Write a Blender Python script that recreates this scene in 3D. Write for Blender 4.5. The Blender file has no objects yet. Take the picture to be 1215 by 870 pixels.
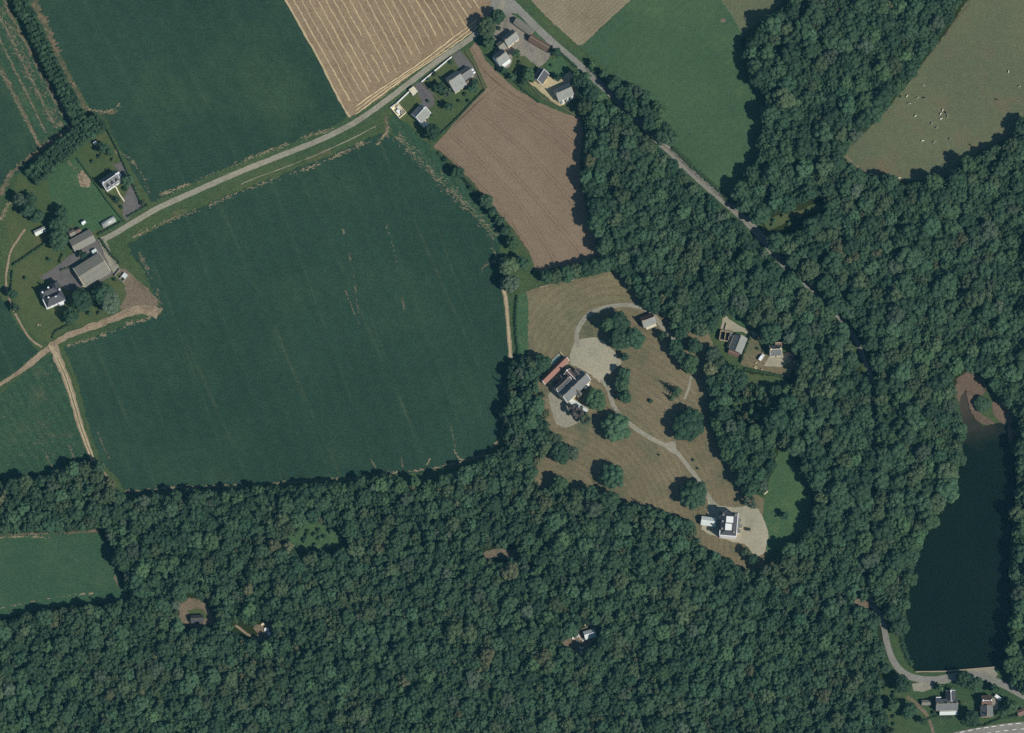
import bpy, bmesh, math, random
import numpy as np
from mathutils import Vector, Matrix, noise as mnoise
from mathutils.geometry import tessellate_polygon

# ------------------------------------------------------------------ scene, camera, light
S = bpy.context.scene
C = S.collection
MPP = 0.6                       # metres per photograph pixel
FW = 1215 * MPP
CAMH, NX, NY = 3000.0, 0.0, -800.0   # aircraft height and the point it flies over

cd = bpy.data.cameras.new('survey_camera')
cam = bpy.data.objects.new('survey_camera', cd); C.objects.link(cam)
cam.location = (NX, NY, CAMH); cam.rotation_euler = (0, 0, 0)
cd.sensor_fit = 'HORIZONTAL'; cd.sensor_width = 36.0
cd.lens = 36.0 * CAMH / FW
cd.shift_x = -NX / FW; cd.shift_y = -NY / FW
cd.clip_start = 10.0; cd.clip_end = 9000.0
S.camera = cam

SUN_EL = math.radians(42)
SUN_AZ = math.radians(126)      # clockwise from north (+Y)
w = bpy.data.worlds.new('World'); S.world = w; w.use_nodes = True
nt = w.node_tree; nt.nodes.clear()
wo = nt.nodes.new('ShaderNodeOutputWorld'); bg = nt.nodes.new('ShaderNodeBackground')
sky = nt.nodes.new('ShaderNodeTexSky'); sky.sky_type = 'NISHITA'; sky.sun_disc = False
sky.sun_elevation = SUN_EL; sky.sun_rotation = SUN_AZ; sky.air_density = 1.0; sky.dust_density = 0.3; sky.ozone_density = 2.0
nt.links.new(sky.outputs[0], bg.inputs[0]); bg.inputs[1].default_value = 0.05
nt.links.new(bg.outputs[0], wo.inputs[0])
sl = bpy.data.lights.new('sun', 'SUN'); sl.energy = 3.4; sl.angle = math.radians(0.53); sl.color = (1.0, 0.945, 0.86)
so = bpy.data.objects.new('sun', sl); C.objects.link(so)
sdir = Vector((-math.sin(SUN_AZ) * math.cos(SUN_EL), -math.cos(SUN_AZ) * math.cos(SUN_EL), -math.sin(SUN_EL)))
so.rotation_euler = sdir.to_track_quat('-Z', 'Y').to_euler(); so.location = (300, -300, 600)
vs = S.view_settings; vs.view_transform = 'Standard'; vs.look = 'None'; vs.gamma = 1.0; vs.use_curve_mapping = False
vs.exposure = 0.4
S.cycles.max_bounces = 5; S.cycles.diffuse_bounces = 2; S.cycles.glossy_bounces = 2; S.cycles.transmission_bounces = 4
S.cycles.volume_bounces = 0; S.cycles.use_denoising = False; S.cycles.caustics_reflective = False; S.cycles.caustics_refractive = False

# ------------------------------------------------------------------ helpers
ILL = (0.92, 0.925, 0.945)      # what a level white sheet sends up through the air in this light
AIR = (0.004, 0.013, 0.0205)     # what the blue air itself adds


def lin(c):
    c = c / 255.0
    return c / 12.92 if c <= 0.04045 else ((c + 0.055) / 1.055) ** 2.4


def alb(rgb, k=1.0):
    """base colour of a level surface that shows as this 8-bit colour in the daylight above"""
    return tuple(min(0.85, max(0.004, k * (lin(c) - a) / i)) for c, i, a in zip(rgb, ILL, AIR)) + (1.0,)


def P(px, py, z=0.0):
    """photo-plan coordinates (pixels of the survey sheet) of a point at height z -> metres"""
    x = (px - 607.5) * MPP; y = (435 - py) * MPP
    t = z / CAMH
    return Vector((x + (NX - x) * t, y + (NY - y) * t, z))


def tag(o, label=None, cat=None, group=None, kind=None):
    if label: o['label'] = label
    if cat: o['category'] = cat
    if group: o['group'] = group
    if kind: o['kind'] = kind
    return o


def link(name, me, parent=None, mat=None):
    o = bpy.data.objects.new(name, me); C.objects.link(o)
    if parent is not None: o.parent = parent
    if mat is not None and me is not None and not me.materials: me.materials.append(mat)
    return o


def empty(name, loc, rz=0.0):
    o = bpy.data.objects.new(name, None); C.objects.link(o)
    o.location = loc; o.rotation_euler = (0, 0, rz); o.empty_display_size = 1.0
    return o


def mesh_from(name, verts, faces, mat=None, smooth=False):
    me = bpy.data.meshes.new(name); me.from_pydata([tuple(v) for v in verts], [], faces); me.update()
    if mat: me.materials.append(mat)
    if smooth: me.polygons.foreach_set('use_smooth', [True] * len(me.polygons))
    return me


class MB:
    """collects simple solids into one mesh"""
    def __init__(s): s.v = []; s.f = []
    def add(s, vs, fs):
        n = len(s.v); s.v += [tuple(v) for v in vs]; s.f += [tuple(i + n for i in f) for f in fs]; return s
    def box(s, c, d, rz=0.0):
        cx, cy, cz = c; hx, hy, hz = d[0] / 2, d[1] / 2, d[2] / 2
        ca, sa = math.cos(rz), math.sin(rz)
        vs = []
        for z in (-hz, hz):
            for x, y in ((-hx, -hy), (hx, -hy), (hx, hy), (-hx, hy)):
                vs.append((cx + x * ca - y * sa, cy + x * sa + y * ca, cz + z))
        return s.add(vs, [(3, 2, 1, 0), (4, 5, 6, 7), (0, 1, 5, 4), (1, 2, 6, 5), (2, 3, 7, 6), (3, 0, 4, 7)])
    def mesh(s, name, mat=None, smooth=False): return mesh_from(name, s.v, s.f, mat, smooth)
    def build(s, name, mat=None, parent=None, smooth=False):
        return link(name, s.mesh(name, mat, smooth), parent)


def spline(pts, step=8.0):
    """Catmull-Rom through 2-D points, in pixels"""
    out = []
    n = len(pts)
    for i in range(n - 1):
        p0 = pts[max(i - 1, 0)]; p1 = pts[i]; p2 = pts[i + 1]; p3 = pts[min(i + 2, n - 1)]
        L = math.hypot(p2[0] - p1[0], p2[1] - p1[1]); k = max(1, int(L / step))
        for j in range(k):
            t = j / k
            out.append(tuple(0.5 * ((2 * p1[a]) + (-p0[a] + p2[a]) * t + (2 * p0[a] - 5 * p1[a] + 4 * p2[a] - p3[a]) * t * t
                             + (-p0[a] + 3 * p1[a] - 3 * p2[a] + p3[a]) * t ** 3) for a in (0, 1)))
    out.append(pts[-1])
    return out


def ragged(poly, step=4.0, amp=0.6, seed=0):
    """close polygon with edges broken into short uneven lengths, as real field edges are"""
    rs = random.Random(seed); out = []
    n = len(poly)
    for i in range(n):
        a = poly[i]; b = poly[(i + 1) % n]
        L = math.hypot(b[0] - a[0], b[1] - a[1]); k = max(1, int(L / step))
        nx, ny = -(b[1] - a[1]) / (L + 1e-9), (b[0] - a[0]) / (L + 1e-9)
        for j in range(k):
            t = j / k; e = 0 if j == 0 else rs.gauss(0, amp)
            out.append((a[0] + (b[0] - a[0]) * t + nx * e, a[1] + (b[1] - a[1]) * t + ny * e))
    return out


def sheet(name, poly, z, mat, amp=0.5, step=5.0, seed=1, kind='structure', parent=None):
    pl = ragged(poly, min(step, 2.5), amp * 1.2, seed) if amp else poly
    vs = [Vector(((x - 607.5) * MPP, (435 - y) * MPP, 0)) for x, y in pl]
    tris = tessellate_polygon([vs])
    me = bpy.data.meshes.new(name)
    me.from_pydata([(v.x, v.y, z) for v in vs], [], [tuple(t) for t in tris]); me.update()
    bm = bmesh.new(); bm.from_mesh(me)
    for f in bm.faces:
        if f.normal.z < 0: f.normal_flip()
    bm.to_mesh(me); bm.free()
    me.materials.append(mat)
    o = link(name, me, parent)
    if kind: o['kind'] = kind
    return o


def ribbon(name, pts, width, z, mat, jitter=0.12, seed=3, kind='structure', parent=None, widths=None, step=5.0):
    rs = random.Random(seed)
    sp = spline(pts, step); n = len(sp); vs = []; fs = []
    for i, p in enumerate(sp):
        a = sp[max(i - 1, 0)]; b = sp[min(i + 1, n - 1)]
        dx, dy = b[0] - a[0], b[1] - a[1]; L = math.hypot(dx, dy) + 1e-9
        wd = width if widths is None else np.interp(i / (n - 1), np.linspace(0, 1, len(widths)), widths)
        for sgn in (1, -1):
            h = wd / 2 + rs.gauss(0, jitter) * wd * 0.5
            vs.append(((p[0] - 607.5) * MPP + sgn * (-(-dy) / L) * h, (435 - p[1]) * MPP + sgn * (dx / L) * h, z))
        if i: k = 2 * i; fs.append((k - 2, k - 1, k + 1, k))
    me = mesh_from(name, vs, fs, mat)
    bm = bmesh.new(); bm.from_mesh(me)
    for f in bm.faces:
        if f.normal.z < 0: f.normal_flip()
    bm.to_mesh(me); bm.free()
    o = link(name, me, parent)
    if kind: o['kind'] = kind
    return o


def inside(poly, x, y):
    c = False; n = len(poly); j = n - 1
    for i in range(n):
        xi, yi = poly[i]; xj, yj = poly[j]
        if (yi > y) != (yj > y) and x < (xj - xi) * (y - yi) / (yj - yi) + xi: c = not c
        j = i
    return c


def dist_line(pts, x, y):
    best = 1e9
    for (ax, ay), (bx, by) in zip(pts[:-1], pts[1:]):
        dx, dy = bx - ax, by - ay
        t = max(0, min(1, ((x - ax) * dx + (y - ay) * dy) / (dx * dx + dy * dy + 1e-9)))
        best = min(best, math.hypot(x - ax - dx * t, y - ay - dy * t))
    return best


# ------------------------------------------------------------------ materials
class NB:
    """small node builder"""
    def __init__(s, name):
        s.m = bpy.data.materials.new(name); s.m.use_nodes = True; s.t = s.m.node_tree
        s.b = s.t.nodes['Principled BSDF']; s.b.inputs['Roughness'].default_value = 0.9
        s.b.inputs['Specular IOR Level'].default_value = 0.15
        s.pos = None
    def n(s, typ, **kw):
        nd = s.t.nodes.new('ShaderNode' + typ)
        for k, v in kw.items():
            if hasattr(nd, k): setattr(nd, k, v)
            else: nd.inputs[k.replace('_', ' ')].default_value = v
        return nd
    def l(s, a, b): s.t.links.new(a, b)
    def world(s, rot=0.0, sc=(1, 1, 1), loc=(0, 0, 0)):
        if s.pos is None: s.pos = s.n('NewGeometry').outputs['Position']
        mp = s.n('Mapping'); mp.inputs['Rotation'].default_value = (0, 0, rot); mp.inputs['Scale'].default_value = sc; mp.inputs['Location'].default_value = loc
        s.l(s.pos, mp.inputs['Vector']); return mp.outputs[0]
    def noise(s, scale, detail=3.0, rough=0.55, vec=None, dist=0.0):
        nd = s.n('TexNoise'); nd.inputs['Scale'].default_value = scale; nd.inputs['Detail'].default_value = detail
        nd.inputs['Roughness'].default_value = rough; nd.inputs['Distortion'].default_value = dist
        s.l(vec if vec is not None else s.world(), nd.inputs['Vector']); return nd.outputs['Fac']
    def ramp(s, fac, stops):
        r = s.n('ValToRGB'); e = r.color_ramp.elements
        while len(e) < len(stops): e.new(0.5)
        for k, (p, c) in enumerate(stops):
            e[k].position = p; e[k].color = (c, c, c, 1) if isinstance(c, (int, float)) else c
        s.l(fac, r.inputs[0]); return r.outputs[0]
    def mix(s, fac, a, b, mode='MIX'):
        nd = s.n('Mix', data_type='RGBA'); nd.blend_type = mode
        for k, v in ((0, fac), (6, a), (7, b)):
            if isinstance(v, (int, float)): nd.inputs[k].default_value = v
            elif isinstance(v, tuple): nd.inputs[k].default_value = v
            else: s.l(v, nd.inputs[k])
        return nd.outputs[2]
    def math(s, op, a, b=0.0):
        nd = s.n('Math'); nd.operation = op
        for k, v in ((0, a), (1, b)):
            if isinstance(v, (int, float)): nd.inputs[k].default_value = v
            else: s.l(v, nd.inputs[k])
        return nd.outputs[0]
    def wave(s, vec, scale, dist=0.0, dscale=1.0, detail=2.0):
        nd = s.n('TexWave'); nd.wave_type = 'BANDS'; nd.bands_direction = 'X'; nd.wave_profile = 'SIN'
        nd.inputs['Scale'].default_value = scale; nd.inputs['Distortion'].default_value = dist
        nd.inputs['Detail'].default_value = detail; nd.inputs['Detail Scale'].default_value = dscale
        s.l(vec, nd.inputs['Vector']); return nd.outputs['Fac']
    def out(s, col, bump=None, strength=0.3, distance=0.3):
        if isinstance(col, tuple): s.b.inputs['Base Color'].default_value = col
        else: s.l(col, s.b.inputs['Base Color'])
        if bump is not None:
            bn = s.n('Bump'); bn.inputs['Strength'].default_value = strength; bn.inputs['Distance'].default_value = distance
            s.l(bump, bn.inputs['Height']); s.l(bn.outputs[0], s.b.inputs['Normal'])
        return s.m


def ground_mat(name, c1, c2, grain=0.35, rows=None, speck=None, patch=0.012, c3=None, c3w=(0.58, 0.7), c3scale=0.03, bump=0.25, gscale=1.1, tram=None):
    """field, lawn or soil: two tones in large soft patches, fine grain, sown or mown rows, pale flecks.
    rows: list of (angle_deg, period_m, strength, distortion)"""
    b = NB(name)
    col = b.mix(b.ramp(b.noise(patch, 4, 0.6), [(0.35, 0.0), (0.65, 1.0)]), alb(c1), alb(c2))
    if c3 is not None:
        col = b.mix(b.ramp(b.noise(c3scale, 5, 0.65, vec=b.world(0.3, loc=(31, 7, 0))), [(c3w[0], 0.0), (c3w[1], 1.0)]), col, alb(c3))
    for ang, per, st, ds in (rows or []):
        if isinstance(ang, tuple):      # rows mown in arcs about a turning point
            q = P(*ang); wn = b.n('TexWave'); wn.wave_type = 'RINGS'; wn.rings_direction = 'Z'; wn.wave_profile = 'SIN'
            wn.inputs['Scale'].default_value = 0.3142 / per; wn.inputs['Distortion'].default_value = ds; wn.inputs['Detail'].default_value = 2.0; wn.inputs['Detail Scale'].default_value = 0.3
            b.l(b.world(0, loc=(-q.x, -q.y, 0)), wn.inputs['Vector']); wv = wn.outputs['Fac']
        else:
            wv = b.wave(b.world(-math.radians(ang) + math.pi / 2), 0.3142 / per, ds, 0.02)
        md = b.ramp(b.noise(0.05, 3, 0.6), [(0.3, 0.35), (0.7, 1.0)])
        f = b.math('MULTIPLY', wv, md)
        k = b.ramp(f, [(0.0, 1 - st), (1.0, 1 + st)])
        col = b.mix(1.0, col, k, 'MULTIPLY')
    for ang, per, st, off in (tram or []):     # wheelings left by the sprayer: thin wandering lines
        wv = b.wave(b.world(-math.radians(ang) + math.pi / 2, loc=(off, 0, 0)), 0.3142 / per, 1.2, 0.015)
        ln = b.math('MULTIPLY', b.ramp(wv, [(0.992, 0.0), (0.9995, 1.0)]), b.ramp(b.noise(0.03, 4, 0.7, vec=b.world(0, loc=(off, 40, 0))), [(0.42, 0.0), (0.6, 1.0)]))
        col = b.mix(b.math('MULTIPLY', ln, abs(st)), col, alb((96, 108, 84)) if st > 0 else alb((34, 58, 50)))
    g = b.noise(gscale * 0.8, 2, 0.75)
    k = b.ramp(g, [(0.33, 1 - grain), (0.67, 1 + grain)])
    col = b.mix(1.0, col, k, 'MULTIPLY')
    k = b.ramp(b.noise(0.22, 3, 0.65, vec=b.world(0.5, loc=(3, 11, 0))), [(0.3, 1 - grain * 0.35), (0.7, 1 + grain * 0.35)])
    col = b.mix(1.0, col, k, 'MULTIPLY')
    if speck:
        sc, th, w_ = speck[1], speck[2], speck[3]
        sp = b.math('MULTIPLY', b.ramp(b.noise(sc, 2, 0.6, vec=b.world(0, loc=(5, 9, 2))), [(th, 0.0), (th + 0.06, 1.0)]), w_)
        col = b.mix(sp, col, alb(speck[0]))
    return b.out(col, g, bump, 0.25)


def plain_mat(name, rgb, rough=0.8, var=0.12, nscale=1.5, spec=0.2, k=1.0, metal=0.0):
    b = NB(name); b.b.inputs['Roughness'].default_value = rough; b.b.inputs['Specular IOR Level'].default_value = spec
    b.b.inputs['Metallic'].default_value = metal
    tc = b.n('TexCoord').outputs['Object']
    nz = b.noise(nscale, 4, 0.65, vec=tc)
    oi = b.n('ObjectInfo').outputs['Random']
    kk = b.ramp(nz, [(0.25, 1 - var), (0.75, 1 + var)])
    col = b.mix(1.0, alb(rgb, k), kk, 'MULTIPLY')
    kr = b.ramp(oi, [(0.0, 1 - var * 0.5), (1.0, 1 + var * 0.5)])
    col = b.mix(1.0, col, kr, 'MULTIPLY')
    return b.out(col, nz, 0.15, 0.05)


def roof_mat(name, rgb, course=0.35, streak=0.25, lichen=None):
    b = NB(name); b.b.inputs['Roughness'].default_value = 0.6; b.b.inputs['Specular IOR Level'].default_value = 0.3
    tc = b.n('TexCoord').outputs['Object']
    mp = b.n('Mapping'); mp.inputs['Scale'].default_value = (2.2, 0.25, 0.25); b.l(tc, mp.inputs[0])
    st = b.ramp(b.noise(1.0, 4, 0.7, vec=mp.outputs[0]), [(0.25, 1 - streak), (0.75, 1 + streak)])
    col = b.mix(1.0, alb(rgb), st, 'MULTIPLY')
    if lichen:
        col = b.mix(b.ramp(b.noise(0.5, 5, 0.7, vec=tc), [(0.5, 0.0), (0.68, 0.7)]), col, alb(lichen))
    sx = b.n('SeparateXYZ'); b.l(tc, sx.inputs[0])
    fr = b.math('FRACT', b.math('MULTIPLY', sx.outputs['Z'], 1 / course))
    col = b.mix(1.0, col, b.ramp(fr, [(0.0, 0.75), (0.15, 1.0)]), 'MULTIPLY')
    return b.out(col, fr, 0.3, 0.03)


def leaf_mat(name, rgb, var=0.25, hue=None, trans=0.30):
    """foliage: per-plant tone, clump-scale variation, light coming through the leaves"""
    b = NB(name); b.b.inputs['Roughness'].default_value = 0.65; b.b.inputs['Specular IOR Level'].default_value = 0.2
    oi = b.n('ObjectInfo').outputs['Random']
    base = rgb + (1.0,)
    alt = (hue or tuple(c * 1.3 for c in rgb)) + (1.0,)
    col = b.mix(b.ramp(oi, [(0.0, 0.0), (1.0, 0.8)]), base, alt)
    wn = b.n('TexWhiteNoise'); wn.noise_dimensions = '1D'; b.l(b.math('MULTIPLY', oi, 913.7), wn.inputs['W'])
    col = b.mix(1.0, col, b.ramp(wn.outputs['Value'], [(0.0, 0.72), (0.8, 1.08), (1.0, 1.38)]), 'MULTIPLY')
    nz = b.noise(0.55, 3, 0.6)
    col = b.mix(1.0, col, b.ramp(nz, [(0.28, 1 - var), (0.72, 1 + var)]), 'MULTIPLY')
    b.out(col)
    tr = b.n('BsdfTranslucent'); b.l(col, tr.inputs['Color'])
    ms = b.n('MixShader'); ms.inputs[0].default_value = trans
    outn = b.t.nodes['Material Output']
    b.l(b.b.outputs[0], ms.inputs[1]); b.l(tr.outputs[0], ms.inputs[2]); b.l(ms.outputs[0], outn.inputs['Surface'])
    return b.m

# ------------------------------------------------------------------ the setting: ground, fields, water, roads
M = {}
M['rough'] = ground_mat('rough_grass', (56, 82, 62), (74, 92, 66), 0.40, c3=(104, 100, 76), c3w=(0.60, 0.76), speck=((128, 120, 92), 0.9, 0.70, 0.6))
M['floor'] = ground_mat('woodland_floor', (38, 56, 44), (48, 62, 46), 0.45)
M['crop'] = ground_mat('root_crop', (41, 69, 61), (46, 75, 66), 0.36, rows=[(-68, 1.1, 0.06, 1.5), (-68, 13.0, 0.05, 2.0)], speck=((104, 112, 90), 1.3, 0.73, 0.55), c3=(56, 82, 68), c3w=(0.5, 0.8), c3scale=0.018, tram=[(-70, 33.0, 0.13, 0), (-70, 16.5, -0.3, 4), (-66, 61.0, 0.16, 9)], patch=0.008)
M['crop_nw'] = ground_mat('root_crop_northwest', (42, 70, 62), (48, 76, 67), 0.36, rows=[(-61, 1.1, 0.05, 1.5), (-61, 15.0, 0.05, 2.0)], speck=((96, 108, 86), 1.3, 0.74, 0.5), c3=(64, 91, 69), c3w=(0.5, 0.8), c3scale=0.012, tram=[(-61, 41.0, 0.1, 3), (-61, 18.0, -0.25, 7)], patch=0.008)
M['crop_w'] = ground_mat('thin_crop', (46, 78, 66), (58, 86, 68), 0.42, rows=[(-60, 6.0, 0.10, 2.5)], speck=((128, 122, 98), 0.8, 0.66, 0.6), c3=(84, 96, 76), c3w=(0.55, 0.8), c3scale=0.05)
M['stubble'] = ground_mat('cut_straw_field', (136, 121, 100), (146, 130, 108), 0.26, rows=[(-60, 20.2, 0.07, 1.0), (-60, 2.0, 0.06, 1.2)], c3=(122, 104, 84), c3w=(0.5, 0.8), c3scale=0.06)
M['stubble_ne'] = ground_mat('cut_stubble', (128, 122, 102), (138, 131, 110), 0.22, rows=[(42, 2.4, 0.10, 1.0)], c3=(112, 108, 84), c3w=(0.55, 0.8))
M['soil'] = ground_mat('harvested_soil', (122, 109, 94), (131, 117, 101), 0.20, rows=[(-52, 1.6, 0.04, 1.2), (-52, 14.0, 0.035, 3.0)], speck=((152, 134, 108), 1.0, 0.72, 0.55), c3=(138, 122, 106), c3w=(0.55, 0.8), c3scale=0.03)
M['meadow'] = ground_mat('green_meadow', (60, 88, 70), (70, 97, 74), 0.26, rows=[(40, 5.0, 0.03, 3.0)], speck=((110, 122, 92), 0.9, 0.72, 0.4), c3=(82, 106, 76), c3w=(0.55, 0.8), c3scale=0.02)
M['pasture'] = ground_mat('grazed_pasture', (90, 101, 82), (100, 107, 85), 0.24, c3=(108, 101, 84), c3w=(0.52, 0.72), c3scale=0.03, speck=((138, 124, 98), 1.0, 0.70, 0.5))
M['park'] = ground_mat('dry_mown_lawn', (108, 104, 84), (120, 113, 93), 0.26, rows=[((640, 640), 4.4, 0.09, 2.0), ((640, 640), 1.7, 0.10, 1.5)], c3=(84, 96, 78), c3w=(0.5, 0.72), c3scale=0.03, speck=((130, 118, 98), 0.5, 0.66, 0.5))
M['park_n'] = ground_mat('dry_hay_meadow', (112, 109, 88), (124, 118, 94), 0.26, rows=[((735, 450), 5.0, 0.10, 2.5), ((735, 450), 1.7, 0.10, 1.5)], c3=(92, 101, 82), c3w=(0.5, 0.75), c3scale=0.03)
M['lawn'] = ground_mat('garden_lawn', (66, 88, 64), (82, 94, 68), 0.24, c3=(96, 98, 72), c3w=(0.55, 0.75), c3scale=0.06)
M['lush'] = ground_mat('lush_grass', (60, 91, 70), (68, 98, 73), 0.30, c3=(82, 102, 76), c3w=(0.55, 0.75), c3scale=0.06)
M['field_sw'] = ground_mat('young_green_crop', (52, 83, 68), (60, 90, 71), 0.3, rows=[(8, 2.0, 0.05, 1.2)], c3=(70, 95, 74), c3w=(0.5, 0.75), c3scale=0.03)
M['glade'] = ground_mat('bright_glade_grass', (62, 91, 69), (70, 98, 72), 0.3, c3=(90, 110, 76), c3w=(0.52, 0.72), c3scale=0.06)
M['verge'] = ground_mat('grass_verge', (54, 82, 64), (72, 92, 68), 0.34, rows=[(30, 2.0, 0.05, 3.0)], speck=((126, 118, 90), 0.7, 0.70, 0.6))
M['dirt'] = ground_mat('bare_dirt_track', (138, 125, 107), (152, 138, 119), 0.28, c3=(112, 100, 84), c3w=(0.5, 0.75), c3scale=0.12)
M['mud'] = ground_mat('trodden_earth', (108, 101, 89), (121, 111, 97), 0.30, c3=(84, 88, 72), c3w=(0.5, 0.75), c3scale=0.1)
M['road'] = ground_mat('worn_tarmac', (124, 126, 121), (134, 135, 129), 0.16, c3=(116, 117, 112), c3w=(0.5, 0.8), c3scale=0.1, bump=0.1)
M['lane'] = ground_mat('pale_lane', (134, 134, 122), (146, 144, 130), 0.20, c3=(114, 118, 104), c3w=(0.5, 0.8), c3scale=0.1, bump=0.1)
M['asphalt'] = ground_mat('dark_tarmac_yard', (92, 94, 96), (104, 104, 104), 0.18, c3=(82, 84, 88), c3w=(0.5, 0.8), c3scale=0.1, bump=0.1)
M['yard'] = ground_mat('worn_yard', (126, 124, 117), (137, 133, 124), 0.2, c3=(100, 100, 96), c3w=(0.5, 0.75), c3scale=0.1)
M['gravel'] = ground_mat('pale_gravel', (148, 146, 130), (164, 160, 140), 0.16, c3=(134, 134, 120), c3w=(0.5, 0.75), c3scale=0.05)
M['sand'] = ground_mat('cream_gravel', (166, 156, 126), (184, 172, 140), 0.14, c3=(146, 140, 114), c3w=(0.5, 0.75), c3scale=0.08)
M['shore'] = ground_mat('lake_mud', (96, 87, 79), (112, 99, 89), 0.25, c3=(84, 78, 70), c3w=(0.5, 0.75), c3scale=0.08, speck=((160, 144, 124), 0.7, 0.66, 0.6))
M['margin'] = ground_mat('weedy_field_margin', (62, 82, 68), (112, 102, 86), 0.4, patch=0.09, c3=(124, 112, 94), c3w=(0.52, 0.66), c3scale=0.18)
M['straw'] = plain_mat('dry_straw', (182, 166, 134), 0.9, 0.22, 1.2)
M['weed'] = plain_mat('dry_weed', (142, 134, 112), 0.9, 0.3, 0.4)
M['paint'] = plain_mat('road_paint', (226, 226, 220), 0.7, 0.06)

b = NB('lake_water'); b.b.inputs['Roughness'].default_value = 0.06; b.b.inputs['IOR'].default_value = 1.33; b.b.inputs['Specular IOR Level'].default_value = 0.5
sil = b.ramp(b.noise(0.025, 4, 0.6), [(0.3, 0.0), (0.7, 1.0)])
col = b.mix(sil, (0.004, 0.012, 0.006, 1), (0.006, 0.015, 0.008, 1))
pv = P(1142, 470)
vm = b.n('VectorMath'); vm.operation = 'DISTANCE'; b.l(b.world(), vm.inputs[0]); vm.inputs[1].default_value = (pv.x, pv.y, 0)
dn = b.math('ADD', vm.outputs['Value'], b.math('MULTIPLY', b.noise(0.08, 4, 0.6), 30.0))
col = b.mix(b.ramp(b.math('DIVIDE', dn, 90.0), [(0.22, 0.85), (0.62, 0.0)]), col, (0.075, 0.062, 0.042, 1))
M['water'] = b.out(col, b.noise(0.9, 2, 0.5), 0.05, 0.05)

LAKE = spline([(1136, 470), (1139, 490), (1144, 505), (1141, 525), (1136, 548), (1128, 578), (1112, 602), (1101, 622), (1084, 652), (1078, 690), (1070, 735),
               (1072, 768), (1086, 797), (1112, 797), (1150, 794), (1194, 792), (1200, 740), (1198, 660), (1204, 600), (1207, 545), (1204, 505), (1198, 498),
               (1178, 503), (1166, 505), (1156, 496), (1152, 480), (1148, 462), (1140, 458), (1136, 470)], 8)[:-1]

# one ground sheet to the horizon, opened where the lake lies
outer = [Vector((-4000, -4500, 0)), Vector((4000, -4500, 0)), Vector((4000, 4500, 0)), Vector((-4000, 4500, 0))]
hole = [Vector(((x - 607.5) * MPP, (435 - y) * MPP, 0)) for x, y in LAKE]
tri = tessellate_polygon([outer, hole])
allv = outer + hole
me = bpy.data.meshes.new('ground'); me.from_pydata([tuple(v) for v in allv], [], [tuple(t) for t in tri]); me.update()
bm = bmesh.new(); bm.from_mesh(me)
for f in bm.faces:
    if f.normal.z < 0: f.normal_flip()
bm.to_mesh(me); bm.free(); me.materials.append(M['rough'])
link('ground', me)['kind'] = 'structure'
# basin: bank slope and bed, then the water in it
cx = sum(v.x for v in hole) / len(hole); cy = sum(v.y for v in hole) / len(hole)
vs = [(v.x, v.y, 0.0) for v in hole] + [(v.x * 0.93 + cx * 0.07, v.y * 0.95 + cy * 0.05, -2.5) for v in hole]
n = len(hole)
mesh = mesh_from('lake_bed', vs, [(i, (i + 1) % n, n + (i + 1) % n, n + i) for i in range(n)] + [tuple(range(n, 2 * n))], M['floor'])
link('lake_bed', mesh)['kind'] = 'structure'
sheet('lake_water', [((v.x * 0.998 + cx * 0.002) / MPP + 607.5, 435 - (v.y * 0.999 + cy * 0.001) / MPP) for v in hole], -0.4, M['water'], amp=0)

ROAD = [(560, -70), (585, -30), (597, -8), (612, 8), (640, 36), (665, 59), (690, 80), (716, 103), (745, 131), (780, 166), (800, 184), (830, 213), (860, 239), (885, 262),
        (905, 283), (925, 309), (955, 336), (985, 365), (1010, 394), (1025, 425), (1033, 448), (1036, 490), (1039, 545), (1034, 600), (1030, 640), (1024, 680), (1036, 718),
        (1047, 738), (1053, 765), (1061, 786), (1076, 801), (1105, 807), (1150, 801), (1185, 810), (1240, 840)]
LANE = [(600, -3), (588, 18), (572, 34), (555, 48), (520, 72), (490, 95), (455, 122), (420, 146), (380, 166), (330, 186), (280, 206), (230, 228), (190, 246), (160, 263), (135, 278), (117, 287)]
TRACK_S = [(60, 410), (68, 425), (78, 448), (88, 480), (97, 510), (107, 537), (112, 550), (122, 560), (131, 573), (141, 593)]
TRACK_W = [(188, 372), (170, 367), (150, 372), (128, 381), (100, 391), (76, 400), (62, 410), (48, 421), (25, 440), (-30, 476)]
TRACK_E = [(596, 340), (600, 352), (602, 375), (604, 400), (606, 425)]

# woodland floor under the trees
WOOD_S = [(-60, 572), (0, 574), (45, 572), (78, 560), (100, 550), (118, 552), (130, 574), (146, 596), (185, 590), (240, 585), (300, 583), (340, 580), (400, 577), (438, 572), (458, 566), (480, 572), (525, 572),
          (545, 558), (580, 550), (596, 536), (602, 515), (598, 495), (604, 470), (606, 440), (612, 428), (628, 428), (640, 445), (634, 465), (642, 485), (650, 505), (652, 525), (640, 545), (632, 568),
          (640, 582), (690, 584), (722, 594), (745, 600), (770, 604), (800, 614), (822, 630), (828, 648), (850, 660), (878, 678), (900, 684), (918, 668), (940, 650), (975, 622), (1000, 640), (1024, 690), (1034, 722), (1046, 745),
          (1050, 770), (1054, 792), (1048, 815), (1040, 840), (1060, 860), (1070, 930), (-60, 930)]
WOOD_A = [(680, 78), (694, 94), (706, 108), (735, 136), (765, 166), (795, 196), (825, 222), (855, 247), (882, 270), (902, 292), (880, 296), (866, 305), (858, 320), (860, 345), (856, 372), (846, 384), (838, 394), (815, 388),
          (790, 373), (770, 363), (745, 338), (732, 322), (720, 306), (708, 285), (702, 250), (697, 215), (695, 190), (698, 158), (697, 134), (690, 122), (688, 108), (682, 92)]
CLUMP = [(726, 98), (742, 97), (765, 112), (782, 132), (792, 158), (797, 172), (786, 168), (766, 147), (744, 124)]
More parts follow.
